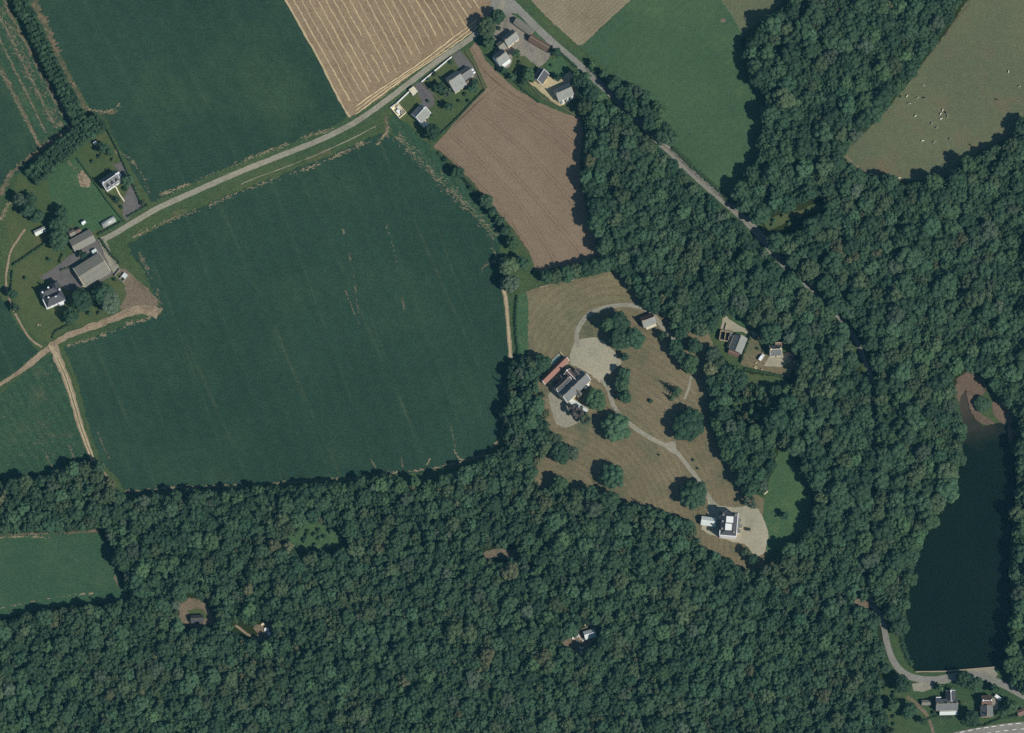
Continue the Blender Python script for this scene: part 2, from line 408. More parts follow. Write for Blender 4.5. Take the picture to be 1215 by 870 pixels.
WOOD_B = [(884, 70), (892, 45), (910, 28), (940, 5), (945, -60), (1190, -60), (1150, 0), (1125, 35), (1092, 80), (1060, 120), (1030, 152), (1004, 182), (1008, 196), (1035, 212), (1070, 218), (1100, 212), (1132, 210),
          (1140, 194), (1168, 182), (1192, 168), (1222, 146), (1280, 120), (1280, 830), (1205, 812), (1198, 790), (1204, 740), (1202, 660), (1207, 600), (1210, 545), (1210, 500), (1196, 478), (1180, 462), (1158, 448), (1142, 448), (1134, 462),
          (1136, 490), (1140, 520), (1136, 550), (1127, 580), (1111, 604), (1101, 622), (1085, 655), (1078, 692), (1070, 735), (1066, 752), (1056, 742), (1040, 715), (1030, 690),
          (1036, 640), (1040, 600), (1045, 545), (1041, 490), (1038, 450), (1030, 420), (1012, 385), (988, 358), (958, 328), (930, 302), (912, 280), (898, 262), (878, 240), (876, 222), (890, 208),
          (902, 185), (908, 150), (912, 118), (896, 95)]
WOOD_C = [(866, 305), (885, 298), (902, 296), (920, 314), (950, 342), (980, 370), (1004, 398), (1018, 428), (1027, 450), (1030, 490), (1033, 545), (1028, 600), (1024, 640), (1020, 690), (1000, 660), (975, 625), (955, 640), (935, 655), (960, 615),
          (962, 580), (945, 545), (930, 530), (922, 545), (915, 575), (905, 585), (884, 580), (870, 560), (858, 535), (850, 515), (845, 490), (852, 470), (838, 455), (842, 440), (856, 425), (860, 438), (885, 438), (915, 445), (938, 446),
          (946, 436), (944, 412), (926, 402), (912, 400), (905, 385), (890, 378), (872, 372), (860, 372), (858, 320)]
for nm, pl in (('woodland_floor', WOOD_S), ('woodland_floor', WOOD_A), ('woodland_floor', WOOD_B), ('woodland_floor', WOOD_C), ('woodland_floor', CLUMP)):
    sheet(nm, pl, 0.03, M['floor'], amp=0.8, seed=len(pl))

# fields
sheet('crop_field', [(60, -60), (336, -60), (337, -2), (412, 135), (405, 148), (372, 160), (325, 178), (275, 198), (225, 220), (190, 238), (180, 240), (150, 190), (132, 158), (128, 142), (106, 128), (84, 88), (62, 48), (40, 5), (38, -60)], 0.06, M['crop_nw'], seed=2)
sheet('crop_field', [(-60, -60), (2, -60), (10, 6), (85, 150), (48, 178), (20, 205), (0, 222), (-60, 250)], 0.06, M['crop_w'], seed=4)
sheet('crop_field', [(-60, 60), (0, 78), (50, 180), (22, 204), (5, 218), (-60, 240)], 0.10, M['crop_nw'], seed=5)
FIELD_MID = [(150, 292), (175, 276), (215, 256), (265, 234), (320, 212), (380, 190), (430, 168), (458, 156), (475, 168), (520, 212), (560, 252), (588, 284), (598, 308), (594, 335), (600, 380), (604, 440), (599, 490), (594, 515), (575, 540), (545, 550),
             (500, 562), (440, 563), (330, 573), (240, 580), (150, 586), (138, 566), (118, 545), (104, 500), (92, 452), (76, 412), (110, 400), (160, 382), (192, 372), (186, 355), (170, 320)]
sheet('crop_field', FIELD_MID, 0.06, M['crop'], seed=6, amp=0.8)
sheet('crop_field', [(-60, 500), (0, 468), (50, 425), (62, 420), (78, 456), (92, 505), (106, 545), (90, 555), (60, 566), (20, 570), (-60, 568)], 0.06, M['crop_w'], seed=7)
sheet('crop_field', [(-60, 350), (2, 352), (14, 375), (34, 404), (46, 416), (20, 440), (-60, 490)], 0.06, M['crop'], seed=8)
sheet('crop_field', [(-60, 640), (0, 636), (60, 634), (118, 632), (132, 650), (142, 680), (154, 710), (130, 716), (60, 721), (0, 734), (-60, 745)], 0.09, M['field_sw'], seed=9)
STUB = sheet('stubble_field', [(335, -60), (336, -2), (375, 65), (400, 110), (414, 141), (440, 124), (490, 89), (540, 53), (562, 37), (588, 10), (600, -60)], 0.06, M['stubble'], seed=10, amp=0.3)
sheet('stubble_field', [(622, -60), (630, 0), (648, 20), (686, 54), (692, 53), (748, 0), (790, -60)], 0.06, M['stubble_ne'], seed=11, amp=0.3)
sheet('grass_field', [(688, 56), (694, 52), (748, 0), (790, -60), (960, -60), (935, 2), (905, 24), (884, 42), (879, 70), (890, 98), (908, 112), (906, 150), (898, 185), (884, 208), (868, 232), (845, 216), (815, 190), (790, 163), (780, 135), (762, 112), (740, 98), (712, 76)], 0.06, M['meadow'], seed=12)
sheet('pasture_field', [(1150, -60), (1148, 0), (1122, 40), (1090, 82), (1060, 122), (1030, 154), (998, 184), (1010, 198), (1040, 214), (1075, 216), (1130, 208), (1140, 190), (1190, 166), (1222, 142), (1290, 120), (1290, -60)], 0.06, M['pasture'], seed=13)
sheet('harvested_field', [(556, 58), (566, 50), (575, 70), (590, 86), (612, 106), (640, 122), (668, 134), (688, 140), (692, 158), (688, 195), (694, 240), (706, 280), (719, 302), (690, 312), (636, 322), (628, 300), (612, 275), (590, 250), (560, 215), (535, 190), (514, 174), (545, 140), (574, 106), (562, 80)], 0.07, M['soil'], seed=14, amp=0.3)
# the park round the mansion
sheet('park_lawn', [(624, 346), (650, 338), (690, 330), (730, 320), (748, 338), (772, 362), (800, 380), (840, 395), (852, 420), (842, 450), (850, 480), (856, 520), (870, 560), (886, 582), (910, 592), (912, 650), (906, 672), (890, 678), (850, 660), (828, 645), (800, 612), (745, 598), (690, 580),
                    (640, 578), (618, 577), (632, 560), (650, 520), (646, 490), (636, 460), (640, 440), (626, 425)], 0.07, M['park'], seed=15, amp=0.4)
sheet('hay_meadow', [(624, 350), (655, 340), (695, 332), (728, 323), (744, 340), (758, 358), (720, 362), (700, 375), (686, 395), (682, 410), (664, 428), (640, 426), (626, 420)], 0.10, M['park_n'], seed=16, amp=0.4)
sheet('grass_strip', [(612, 352), (624, 346), (627, 360), (626, 424), (614, 428), (609, 390)], 0.12, M['lush'], seed=17, amp=0.3)
sheet('meadow_glade', [(926, 528), (947, 545), (964, 582), (962, 610), (966, 622), (935, 652), (910, 656), (904, 630), (906, 595), (916, 560)], 0.10, M['glade'], seed=18)
sheet('forest_glade', [(335, 640), (360, 618), (385, 620), (412, 634), (414, 646), (390, 655), (360, 660)], 0.10, M['glade'], seed=19)
sheet('forest_glade', [(905, 262), (925, 255), (950, 250), (970, 240), (975, 248), (950, 258), (925, 268), (912, 274)], 0.10, M['lawn'], seed=119)
sheet('forest_glade', [(208, 714), (225, 709), (242, 714), (252, 728), (258, 740), (244, 742), (236, 745), (216, 742)], 0.10, M['mud'], seed=20)
sheet('forest_glade', [(222, 724), (240, 722), (248, 734), (230, 738)], 0.13, M['lawn'], seed=21)
sheet('forest_glade', [(664, 760), (684, 750), (698, 742), (712, 746), (712, 756), (704, 762), (694, 775), (684, 778), (670, 768)], 0.10, M['mud'], seed=22)
sheet('forest_glade', [(572, 655), (592, 651), (614, 653), (612, 662), (578, 663)], 0.10, M['mud'], seed=23)
sheet('forest_glade', [(300, 745), (314, 736), (326, 742), (324, 756), (310, 762)], 0.10, M['mud'], seed=24)
sheet('dirt_glade', [(1008, 716), (1018, 710), (1034, 714), (1034, 722), (1016, 722)], 0.10, M['mud'], seed=25)
# farm ground
sheet('farm_meadow', [(22, 208), (48, 184), (90, 158), (120, 145), (150, 262), (112, 285), (96, 262), (60, 300), (20, 318), (4, 260)], 0.07, M['lawn'], seed=26)
sheet('paddock', [(92, 184), (146, 262), (108, 276), (84, 268), (60, 240), (56, 205)], 0.10, M['lush'], seed=27)
sheet('garden_lawn', [(126, 150), (166, 245), (150, 264), (94, 192)], 0.13, M['lawn'], seed=28, amp=0.2)
sheet('garden_lawn', [(16, 318), (60, 290), (72, 298), (84, 312), (70, 345), (82, 360), (88, 385), (62, 402), (50, 408), (30, 390), (12, 345)], 0.10, M['lawn'], seed=29, amp=0.3)
sheet('farm_paddock', [(14, 294), (26, 275), (50, 270), (56, 284), (18, 314)], 0.13, M['lawn'], seed=30)
sheet('rough_corner', [(138, 318), (150, 320), (170, 338), (188, 356), (184, 372), (152, 374), (142, 366), (150, 350), (146, 334)], 0.13, M['mud'], seed=31)
sheet('farmyard', [(46, 330), (70, 314), (86, 300), (100, 288), (122, 282), (130, 300), (138, 322), (128, 330), (104, 344), (80, 345), (70, 336)], 0.13, M['asphalt'], seed=32, amp=0.25)
sheet('farm_grass', [(128, 300), (150, 318), (188, 356), (184, 372), (150, 372), (100, 388), (84, 380), (78, 360), (95, 345), (130, 340)], 0.09, M['lawn'], seed=131)
sheet('drive', [(116, 284), (124, 282), (132, 300), (142, 318), (136, 326), (128, 312)], 0.16, M['lane'], seed=33, amp=0.2)
sheet('drive', [(134, 196), (146, 192), (156, 212), (166, 236), (168, 246), (158, 255), (150, 262), (146, 256), (146, 238), (155, 218), (142, 204)], 0.16, M['asphalt'], seed=34, amp=0.2)
sheet('bare_patch', [(92, 210), (98, 202), (108, 216), (106, 222), (96, 222)], 0.16, M['dirt'], seed=35, amp=0.5, step=2)
# hamlet gardens and yards
sheet('garden_lawn', [(498, 98), (536, 66), (556, 54), (578, 104), (545, 138), (520, 162), (505, 168), (470, 138), (464, 128), (488, 104)], 0.12, M['lawn'], seed=36, amp=0.2)
sheet('drive', [(536, 66), (546, 60), (562, 80), (566, 92), (555, 96), (545, 82)], 0.16, M['asphalt'], seed=37, amp=0.15)
sheet('drive', [(492, 100), (500, 97), (514, 112), (516, 124), (504, 132), (498, 116)], 0.16, M['asphalt'], seed=38, amp=0.15)
sheet('yard', [(584, 24), (600, 14), (612, 18), (628, 34), (648, 58), (656, 62), (648, 74), (640, 80), (630, 74), (612, 66), (604, 80), (592, 84), (584, 70), (590, 50), (580, 40)], 0.12, M['yard'], seed=39, amp=0.3)
sheet('yard', [(612, 50), (622, 46), (644, 62), (654, 62), (640, 78), (628, 70)], 0.16, M['yard'], seed=40, amp=0.3)
sheet('garden_lawn', [(608, 66), (622, 66), (634, 78), (628, 100), (614, 96), (606, 82)], 0.16, M['lawn'], seed=41, amp=0.3)
sheet('garden_lawn', [(648, 74), (666, 66), (676, 82), (672, 90), (660, 96), (648, 88)], 0.16, M['lush'], seed=42, amp=0.3)
sheet('grass_bank', [(626, 22), (636, 30), (654, 52), (650, 58), (632, 42)], 0.16, M['lush'], seed=43, amp=0.2)
sheet('gravel_court', [(628, 98), (636, 92), (650, 90), (662, 97), (676, 84), (684, 98), (688, 112), (672, 124), (662, 126), (650, 116)], 0.17, M['sand'], seed=44, amp=0.3)
# mansion court and drives
sheet('gravel_court', [(682, 404), (690, 402), (706, 400), (716, 404), (728, 416), (738, 430), (730, 438), (718, 446), (712, 454), (700, 444), (690, 438), (676, 432), (676, 422)], 0.16, M['gravel'], seed=45, amp=0.4)
sheet('gravel_court', [(650, 468), (662, 458), (672, 470), (684, 484), (690, 500), (672, 508), (660, 504), (654, 488)], 0.16, M['lane'], seed=46, amp=0.4)
ribbon('park_drive', [(686, 412), (684, 400), (688, 386), (700, 372), (718, 365), (745, 362), (764, 366), (775, 374), (788, 390), (801, 404)], 3.2, 0.18, M['lane'], 0.06)
ribbon('park_drive', [(714, 450), (722, 462), (728, 482), (740, 497), (762, 514), (784, 526), (800, 534), (815, 552), (830, 572), (842, 592), (852, 602)], 3.2, 0.18, M['lane'], 0.06)
sheet('park_drive', [(784, 528), (796, 524), (801, 524), (804, 540), (798, 538)], 0.20, M['lane'], seed=47, amp=0.1)
ribbon('garden_path', [(820, 446), (818, 458), (812, 474)], 1.8, 0.18, M['lane'], 0.06)
sheet('gravel_court', [(840, 590), (850, 600), (872, 602), (888, 600), (900, 604), (908, 620), (912, 636), (908, 655), (898, 662), (884, 646), (866, 642), (842, 634), (832, 628), (840, 612)], 0.16, M['gravel'], seed=48, amp=0.3)
# cottages in the wood
sheet('cottage_yard', [(860, 368), (864, 378), (880, 388), (898, 396), (908, 410), (914, 420), (906, 434), (926, 436), (940, 428), (934, 418), (918, 424), (905, 405), (895, 400), (882, 394), (862, 394), (855, 390)], 0.16, M['gravel'], seed=49, amp=0.2)
sheet('cottage_garden', [(878, 432), (890, 400), (900, 402), (908, 420), (940, 420), (942, 434), (936, 446), (912, 442), (888, 436)], 0.13, M['park'], seed=50, amp=0.3)
sheet('garden_lawn', [(866, 374), (885, 376), (904, 386), (910, 402), (896, 394), (876, 386)], 0.13, M['lush'], seed=51, amp=0.3)
sheet('garden_lawn', [(876, 440), (905, 446), (932, 448), (938, 460), (925, 480), (900, 500), (876, 500), (862, 480), (866, 455)], 0.10, M['lawn'], seed=151)
# lakeside ground
sheet('lakeside_garden', [(1056, 800), (1085, 812), (1115, 812), (1150, 808), (1190, 818), (1230, 835), (1230, 850), (1165, 860), (1120, 868), (1090, 890), (1050, 890), (1044, 850), (1054, 820)], 0.06, M['verge'], seed=52)
sheet('lay_by', [(1082, 812), (1100, 808), (1140, 806), (1112, 814), (1096, 821), (1084, 820)], 0.16, M['lane'], seed=53, amp=0.15)
sheet('lay_by', [(1146, 794), (1178, 792), (1184, 800), (1180, 806), (1150, 802)], 0.16, M['lane'], seed=54, amp=0.15)
sheet('dam_crest', [(1086, 799), (1110, 798), (1150, 795), (1180, 793), (1180, 798), (1120, 803), (1090, 804)], 0.11, M['verge'], seed=55, amp=0.2)
ribbon('garden_path', [(1076, 826), (1092, 840), (1102, 853), (1110, 880)], 2.4, 0.14, M['mud'], 0.08)
sheet('mud_flat', [(1132, 466), (1137, 448), (1150, 440), (1166, 447), (1172, 460), (1163, 472), (1162, 490), (1172, 496), (1180, 502), (1170, 505), (1160, 500), (1152, 490), (1148, 474), (1146, 462), (1140, 470), (1138, 482)], 0.06, M['shore'], seed=56, amp=0.5)
sheet('mud_flat', [(1176, 478), (1186, 472), (1198, 480), (1202, 492), (1200, 504), (1192, 504), (1182, 496), (1178, 488)], 0.08, M['shore'], seed=57, amp=0.5)
sheet('mud_flat', [(1196, 500), (1200, 508), (1206, 514), (1202, 520), (1198, 530), (1196, 516)], 0.08, M['shore'], seed=58, amp=0.4)

# field margins and verges, tracks and roads
ribbon('grass_verge', [(x, y + 1) for x, y in LANE[2:-3]], 12.5, 0.13, M['verge'], 0.12, seed=60, step=2.0, widths=[7, 7.5, 8, 8.5, 9, 11.5, 13, 13, 13, 13, 13, 12])
ribbon('grass_verge', ROAD[1:16], 11.0, 0.13, M['verge'], 0.12, seed=61, step=2.0)
ribbon('field_margin', [(464, 140), (490, 168), (520, 200), (550, 228), (580, 262), (596, 292)], 10.5, 0.14, M['crop_w'], 0.12, seed=62, widths=[9, 13, 13, 12, 10, 5])
ribbon('field_margin', [(36, -10), (52, 28), (70, 70), (88, 105), (104, 130), (128, 134), (140, 132)], 5.0, 0.14, M['margin'], 0.42, seed=63, step=1.6, widths=[3, 6, 6, 5, 5, 3, 1])
ribbon('field_margin', [(5, 0), (30, 50), (58, 100), (86, 150)], 1.4, 0.14, M['margin'], 0.42, seed=64, step=1.6)
ribbon('field_margin', [(86, 150), (70, 162), (50, 176), (30, 192), (12, 208), (0, 232)], 3.5, 0.15, M['margin'], 0.42, seed=65, step=1.6)
ribbon('field_margin', [(0, 78), (22, 122), (48, 176)], 2.2, 0.15, M['margin'], 0.42, seed=66, step=1.6)
ribbon('field_margin', [(-10, 635), (30, 634), (60, 633), (90, 632), (118, 630)], 1.6, 0.15, M['margin'], 0.42, seed=67, step=1.6)
ribbon('field_margin', [(336, -5), (376, 66), (416, 139), (440, 126), (500, 84), (556, 44)], 1.5, 0.12, M['straw'], 0.3, seed=68)
ribbon('farm_path', [(30, 272), (14, 296), (10, 312), (7, 334), (12, 358), (22, 380), (36, 402), (50, 412)], 1.5, 0.18, M['dirt'], 0.15, seed=69)
ribbon('farm_track', TRACK_W, 4.0, 0.16, M['dirt'], 0.16, seed=70, widths=[8, 6, 4.5, 4.2, 4.2, 4.2, 4, 2.4, 2.0, 2.0])
ribbon('farm_track', TRACK_S, 4.6, 0.17, M['dirt'], 0.14, seed=71, widths=[7, 5.5, 5.0, 4.6, 4.6, 4.4, 3.6, 2.6, 2.2, 2.2])
for off in (-1, 1):   # bare wheel ruts in the southern track
    ribbon('wheel_rut', [(x + off * 1.5, y) for x, y in TRACK_S[:7]], 0.8, 0.19, M['sand'], 0.2, seed=72 + off)
ribbon('grass_centre', TRACK_S[1:7], 0.9, 0.185, M['mud'], 0.3, seed=75)
ribbon('farm_track', TRACK_E, 3.0, 0.16, M['dirt'], 0.12, seed=76)
ribbon('wheel_rut', TRACK_E, 1.2, 0.18, M['sand'], 0.2, seed=77)
ribbon('forest_path', [(279, 742), (290, 750), (300, 757), (310, 760)], 1.6, 0.16, M['dirt'], 0.2, seed=78)
ribbon('field_gate_path', [(458, 138), (459, 150), (460, 164)], 2.2, 0.18, M['margin'], 0.5, seed=79, step=1.5)
lane = ribbon('country_lane', LANE, 3.9, 0.20, M['lane'], 0.04, seed=80)
road = ribbon('valley_road', ROAD, 4.9, 0.21, M['road'], 0.03, seed=81, widths=[5.2] * 9 + [4.0, 2.8, 2.8, 2.8, 3.4, 3.6, 4.0, 4.6, 5.0, 5.0, 5.0])
sheet('lay_by', [(782, 166), (794, 176), (802, 188), (796, 186)], 0.19, M['lane'], seed=82, amp=0.1)
sheet('lay_by', [(800, 188), (806, 200), (815, 198), (812, 192)], 0.19, M['lane'], seed=83, amp=0.1)
sheet('lay_by', [(584, -10), (612, 6), (620, 16), (606, 16), (594, 20), (580, 28)], 0.19, M['road'], seed=84, amp=0.2)
ribbon('verge_path', [(286, 219), (304, 211), (340, 198), (380, 182), (415, 166), (446, 150)], 0.5, 0.19, M['lane'], 0.5, seed=87)
sheet('grass_field', [(852, -60), (854, -2), (868, 18), (880, 40), (906, 23), (934, 0), (955, -60)], 0.09, M['pasture'], seed=88, amp=0.5)
# worn wheel line along the valley road
ribbon('worn_line', [(x + 0.5, y + 0.6) for x, y in ROAD[9:15]], 0.7, 0.225, M['mud'], 0.2, seed=85, parent=road, kind=None)
# main road in the corner with its painted dashes
MAIN = [(1060, 892), (1110, 882), (1150, 873), (1180, 868), (1215, 864), (1300, 858)]
mroad = ribbon('main_road', MAIN, 9.0, 0.20, M['road'], 0.01, seed=86)


def dashes(parent, pts, off, dash, gap, wd, z):
    sp = spline(pts, 1.0); acc = 0.0; cur = None; k = 0
    for a, b_ in zip(sp[:-1], sp[1:]):
        d = math.hypot(b_[0] - a[0], b_[1] - a[1]) * MPP
        acc += d
        if acc >= dash + gap:
            acc = 0.0
            ang = math.atan2(-(b_[1] - a[1]), b_[0] - a[0])
            c = P(a[0], a[1]); c = Vector((c.x - math.sin(ang) * off, c.y + math.cos(ang) * off, z))
            mb = MB(); mb.box((0, 0, 0), (dash, wd, 0.01))
            if k == 0: dashes.me = mb.mesh('dash', M['paint'])
            o = link('dash', dashes.me, parent); o.location = c; o.rotation_euler = (0, 0, ang); k += 1


dashes(mroad, MAIN, 3.6, 3.2, 2.2, 0.45, 0.222)
dashes(mroad, MAIN, -0.6, 3.0, 3.0, 0.4, 0.222)

# windrows of straw lying on the cut field: each row a low ridge
def windrow(pts, wd, seed):
    rs = random.Random(seed); sp = spline(pts, 3.0); n = len(sp); vs = []; fs = []
    for i, p in enumerate(sp):
        a = sp[max(i - 1, 0)]; b_ = sp[min(i + 1, n - 1)]
        dx, dy = b_[0] - a[0], b_[1] - a[1]; L = math.hypot(dx, dy) + 1e-9
        q = P(*p); wob = rs.gauss(0, 0.12)
        for t, h in ((-0.5, 0.0), (-0.2, 0.3), (0.2, 0.32), (0.5, 0.0)):
            ww = wd * (1 + rs.gauss(0, 0.22)) * t + wob
            vs.append((q.x + dy / L * ww, q.y + dx / L * ww, 0.07 + h * (0.7 + 0.5 * rs.random())))
        if i:
            k = 4 * i
            for j in range(3): fs.append((k - 4 + j, k - 3 + j, k + 1 + j, k + j))
    me = mesh_from('straw_row', vs, fs, M['straw'])
    bm = bmesh.new(); bm.from_mesh(me)
    for f in bm.faces:
        if f.normal.z < 0: f.normal_flip()
    bm.to_mesh(me); bm.free()
    return link('straw_row', me, STUB)


for i in range(27):
    x0 = 341 + i * 9.65; cv = max(0, i - 8) * 0.55
    pts = []
    for t in range(0, 16):
        y = -12 + t * 11.0
        x = x0 + (y + 12) * (0.565 - 0.004 * i) + cv * math.sin(min(1.0, t / 9.0) * 3.1)
        yh = 147 - 0.707 * (x - 415) - (17.5 if i < 20 else 22)
        if y > yh or (x > 585): break
        pts.append((x + random.Random(i * 31 + t).gauss(0, 0.25), y))
    if len(pts) >= 2:
        if i == 6 and len(pts) > 7:      # the row broken by a bare patch
            windrow(pts[:6], 0.95, i); windrow(pts[7:], 0.95, i + 90)
        else: windrow(pts, 0.95 if i % 3 else 1.15, i)
for k, off in enumerate((7.5, 11.0, 15.0)):
    windrow([(x, 147 - 0.707 * (x - 415) - off + 1.2 * math.sin(x * 0.05 + k)) for x in range(422, 578, 12)], 0.95, 200 + k)

# ------------------------------------------------------------------ trees
LEAF = {
    'deep': leaf_mat('foliage_deep_green', (0.042, 0.094, 0.05), hue=(0.056, 0.114, 0.058)),
    'mid': leaf_mat('foliage_mid_green', (0.058, 0.12, 0.062), hue=(0.076, 0.142, 0.072)),
    'fresh': leaf_mat('foliage_fresh_green', (0.072, 0.142, 0.064), hue=(0.088, 0.158, 0.07)),
    'olive': leaf_mat('foliage_olive', (0.082, 0.13, 0.064), hue=(0.102, 0.146, 0.072)),
    'tawny': leaf_mat('foliage_tawny', (0.118, 0.142, 0.072), hue=(0.15, 0.162, 0.082)),
    'grey': leaf_mat('foliage_grey_green', (0.086, 0.13, 0.082), hue=(0.106, 0.146, 0.092)),
    'purple': leaf_mat('foliage_purple_brown', (0.08, 0.074, 0.066), hue=(0.095, 0.09, 0.078)),
    'belt': leaf_mat('foliage_belt_conifer', (0.056, 0.118, 0.06), hue=(0.07, 0.136, 0.068)),
    'hedge': leaf_mat('foliage_hedge', (0.048, 0.1, 0.046), hue=(0.064, 0.118, 0.054)),
}
M['bark'] = plain_mat('bark', (96, 84, 70), 0.9, 0.25, 2.0)


def leaves(vs, fs, pos, nrm, size, rs, jit=0.42):
    """one leafy spray: a small bent four-cornered face"""
    n = Vector(nrm) + Vector((rs.gauss(0, jit), rs.gauss(0, jit), rs.gauss(0, jit) * 0.8))
    if n.length < 1e-4: n = Vector((0, 0, 1))
    n.normalize()
    u = n.orthogonal().normalized(); a = rs.random() * 6.283
    v = n.cross(u); u, v = u * math.cos(a) + v * math.sin(a), v * math.cos(a) - u * math.sin(a)
    s1 = size * (0.6 + 0.7 * rs.random()); s2 = s1 * (0.55 + 0.4 * rs.random())
    p = Vector(pos); k = len(vs)
    vs.extend([p - u * s1 * 0.5, p - v * s2 * 0.5 - n * s1 * 0.12, p + u * s1 * 0.5, p + v * s2 * 0.5 - n * s1 * 0.12])
    fs.append((k, k + 1, k + 2, k + 3))


bmi = bmesh.new(); bmesh.ops.create_icosphere(bmi, subdivisions=2, radius=1.0)
ICO_V = [v.co.copy() for v in bmi.verts]; ICO_F = [tuple(v.index for v in f.verts) for f in bmi.faces]; bmi.free()
bmi = bmesh.new(); bmesh.ops.create_icosphere(bmi, subdivisions=1, radius=1.0)
ICO1_V = [v.co.copy() for v in bmi.verts]; ICO1_F = [tuple(v.index for v in f.verts) for f in bmi.faces]; bmi.free()


def blob(vs, fs, c, r, rs, zs=0.85):
    """a dense bough: knobbly closed clump"""
    o = Vector((rs.random() * 90, rs.random() * 90, rs.random() * 90)); k = len(vs)
    big = r > 0.85
    for v in (ICO_V if big else ICO1_V):
        d = 1.0 + 0.34 * mnoise.noise(v * 1.9 + o) + rs.gauss(0, 0.05)
        vs.append(Vector((c[0] + v.x * r * d, c[1] + v.y * r * d, c[2] + v.z * r * d * zs)))
    fs.extend(tuple(i + k for i in f) for f in (ICO_F if big else ICO1_F))


def broad_crown(seed, R, top, base, nl, per, leaf, core=True, lean=0.0, tall=1.0):
    """round crown: boughs end in leaf clumps spread over an uneven dome; clumps carry sprays of leaves"""
    rs = random.Random(seed); vs = []; fs = []
    H = (top - base) / 2; zc = base + H
    lob = []
    tries = 0
    ax = [rs.uniform(0.82, 1.15) for _ in range(7)]
    while len(lob) < nl and tries < nl * 30:
        tries += 1
        d = Vector((rs.gauss(0, 1), rs.gauss(0, 1), rs.gauss(0.35, 0.8))); d.normalize()
        if d.z < -0.45: continue
        k = ax[int((math.atan2(d.y, d.x) + math.pi) / 6.2832 * 7) % 7]
        q = rs.uniform(0.50, 0.80)
        r = R * rs.uniform(0.20, 0.36)
        c = Vector((d.x * R * q * k, d.y * R * q * k, zc + d.z * H * (q + 0.04)))
        if all((c - c2).length > 0.62 * (r + r2) for c2, r2 in lob): lob.append((c, r))
    for c, r in lob:
        blob(vs, fs, c, r * 0.93, rs)
        m = int(per * (r / (0.28 * R)) ** 2)
        for _ in range(m):
            d = Vector((rs.gauss(0, 1), rs.gauss(0, 1), rs.gauss(0.3, 1))); d.normalize()
            rad = r * rs.uniform(0.86, 1.10)
            leaves(vs, fs, c + Vector((d.x, d.y, d.z * 0.85)) * rad, d, leaf, rs)
    # stray sprays that loosen the outline
    for _ in range(int(nl * per * 0.05)):
        d = Vector((rs.gauss(0, 1), rs.gauss(0, 1), rs.gauss(0.2, 0.9))); d.normalize()
        leaves(vs, fs, (d.x * R * rs.uniform(0.8, 1.08), d.y * R * rs.uniform(0.8, 1.08), zc + d.z * H * rs.uniform(0.8, 1.02)), d, leaf * 0.9, rs, 0.8)
    if core:   # dense inner foliage
        blob(vs, fs, (0, 0, zc), R * 0.62, rs, H / R)
    return vs, fs


def cone_crown(seed, R, top, base, tiers, arms, leaf, spiky=1.0):
    """conifer: whorls of drooping branches, seen from above as a ragged star"""
    rs = random.Random(seed); vs = []; fs = []
    for t in range(tiers):
        f = t / (tiers - 1); z = base + (top - base) * f; rr = R * (1 - f) ** 0.8 + 0.15
        n = max(4, int(arms * (1 - 0.5 * f))); ph0 = rs.random() * 6.28
        for a in range(n):
            ph = ph0 + 6.2832 * a / n + rs.gauss(0, 0.15); L = rr * rs.uniform(0.75, 1.15)
            st = max(2, int(L / (leaf * 0.55)))
            for k in range(st):
                q = (k + 0.6) / st
                for _ in range(2):
                    sw = leaf * 0.35 * (1.2 - q)
                    leaves(vs, fs, (math.cos(ph) * L * q + rs.gauss(0, sw), math.sin(ph) * L * q + rs.gauss(0, sw), z - 0.25 * L * q * q + rs.gauss(0, 0.1)), (math.cos(ph) * 0.5, math.sin(ph) * 0.5, 1), leaf, rs, 0.35)
    return vs, fs


def limb(mb, a, b_, r0, r1, seg=6):
    a = Vector(a); b_ = Vector(b_); d = (b_ - a).normalized(); u = d.orthogonal().normalized(); v = d.cross(u)
    vs = []
    for p, r in ((a, r0), (b_, r1)):
        for k in range(seg):
            t = 6.2832 * k / seg; vs.append(p + (u * math.cos(t) + v * math.sin(t)) * r)
    mb.add(vs, [(k, (k + 1) % seg, seg + (k + 1) % seg, seg + k) for k in range(seg)] + [tuple(range(seg))[::-1], tuple(range(seg, 2 * seg))])


def trunk_mesh(R, top, base, seed, name='trunk'):
    rs = random.Random(seed); mb = MB()
    r = 0.05 * R + 0.10; zf = base + (top - base) * 0.25
    limb(mb, (0, 0, -0.15), (0, 0, base * 0.6), r * 1.25, r, 8); limb(mb, (0, 0, base * 0.6), (0.05 * R, 0, zf), r, r * 0.75, 8)
    for k in range(5):
        a = 6.2832 * k / 5 + rs.random()
        limb(mb, (0.03 * R, 0, zf * rs.uniform(0.75, 0.98)), (math.cos(a) * R * 0.5, math.sin(a) * R * 0.5, zf + (top - base) * rs.uniform(0.15, 0.4)), r * 0.5, r * 0.15, 5)
    return mb.mesh(name, M['bark'])


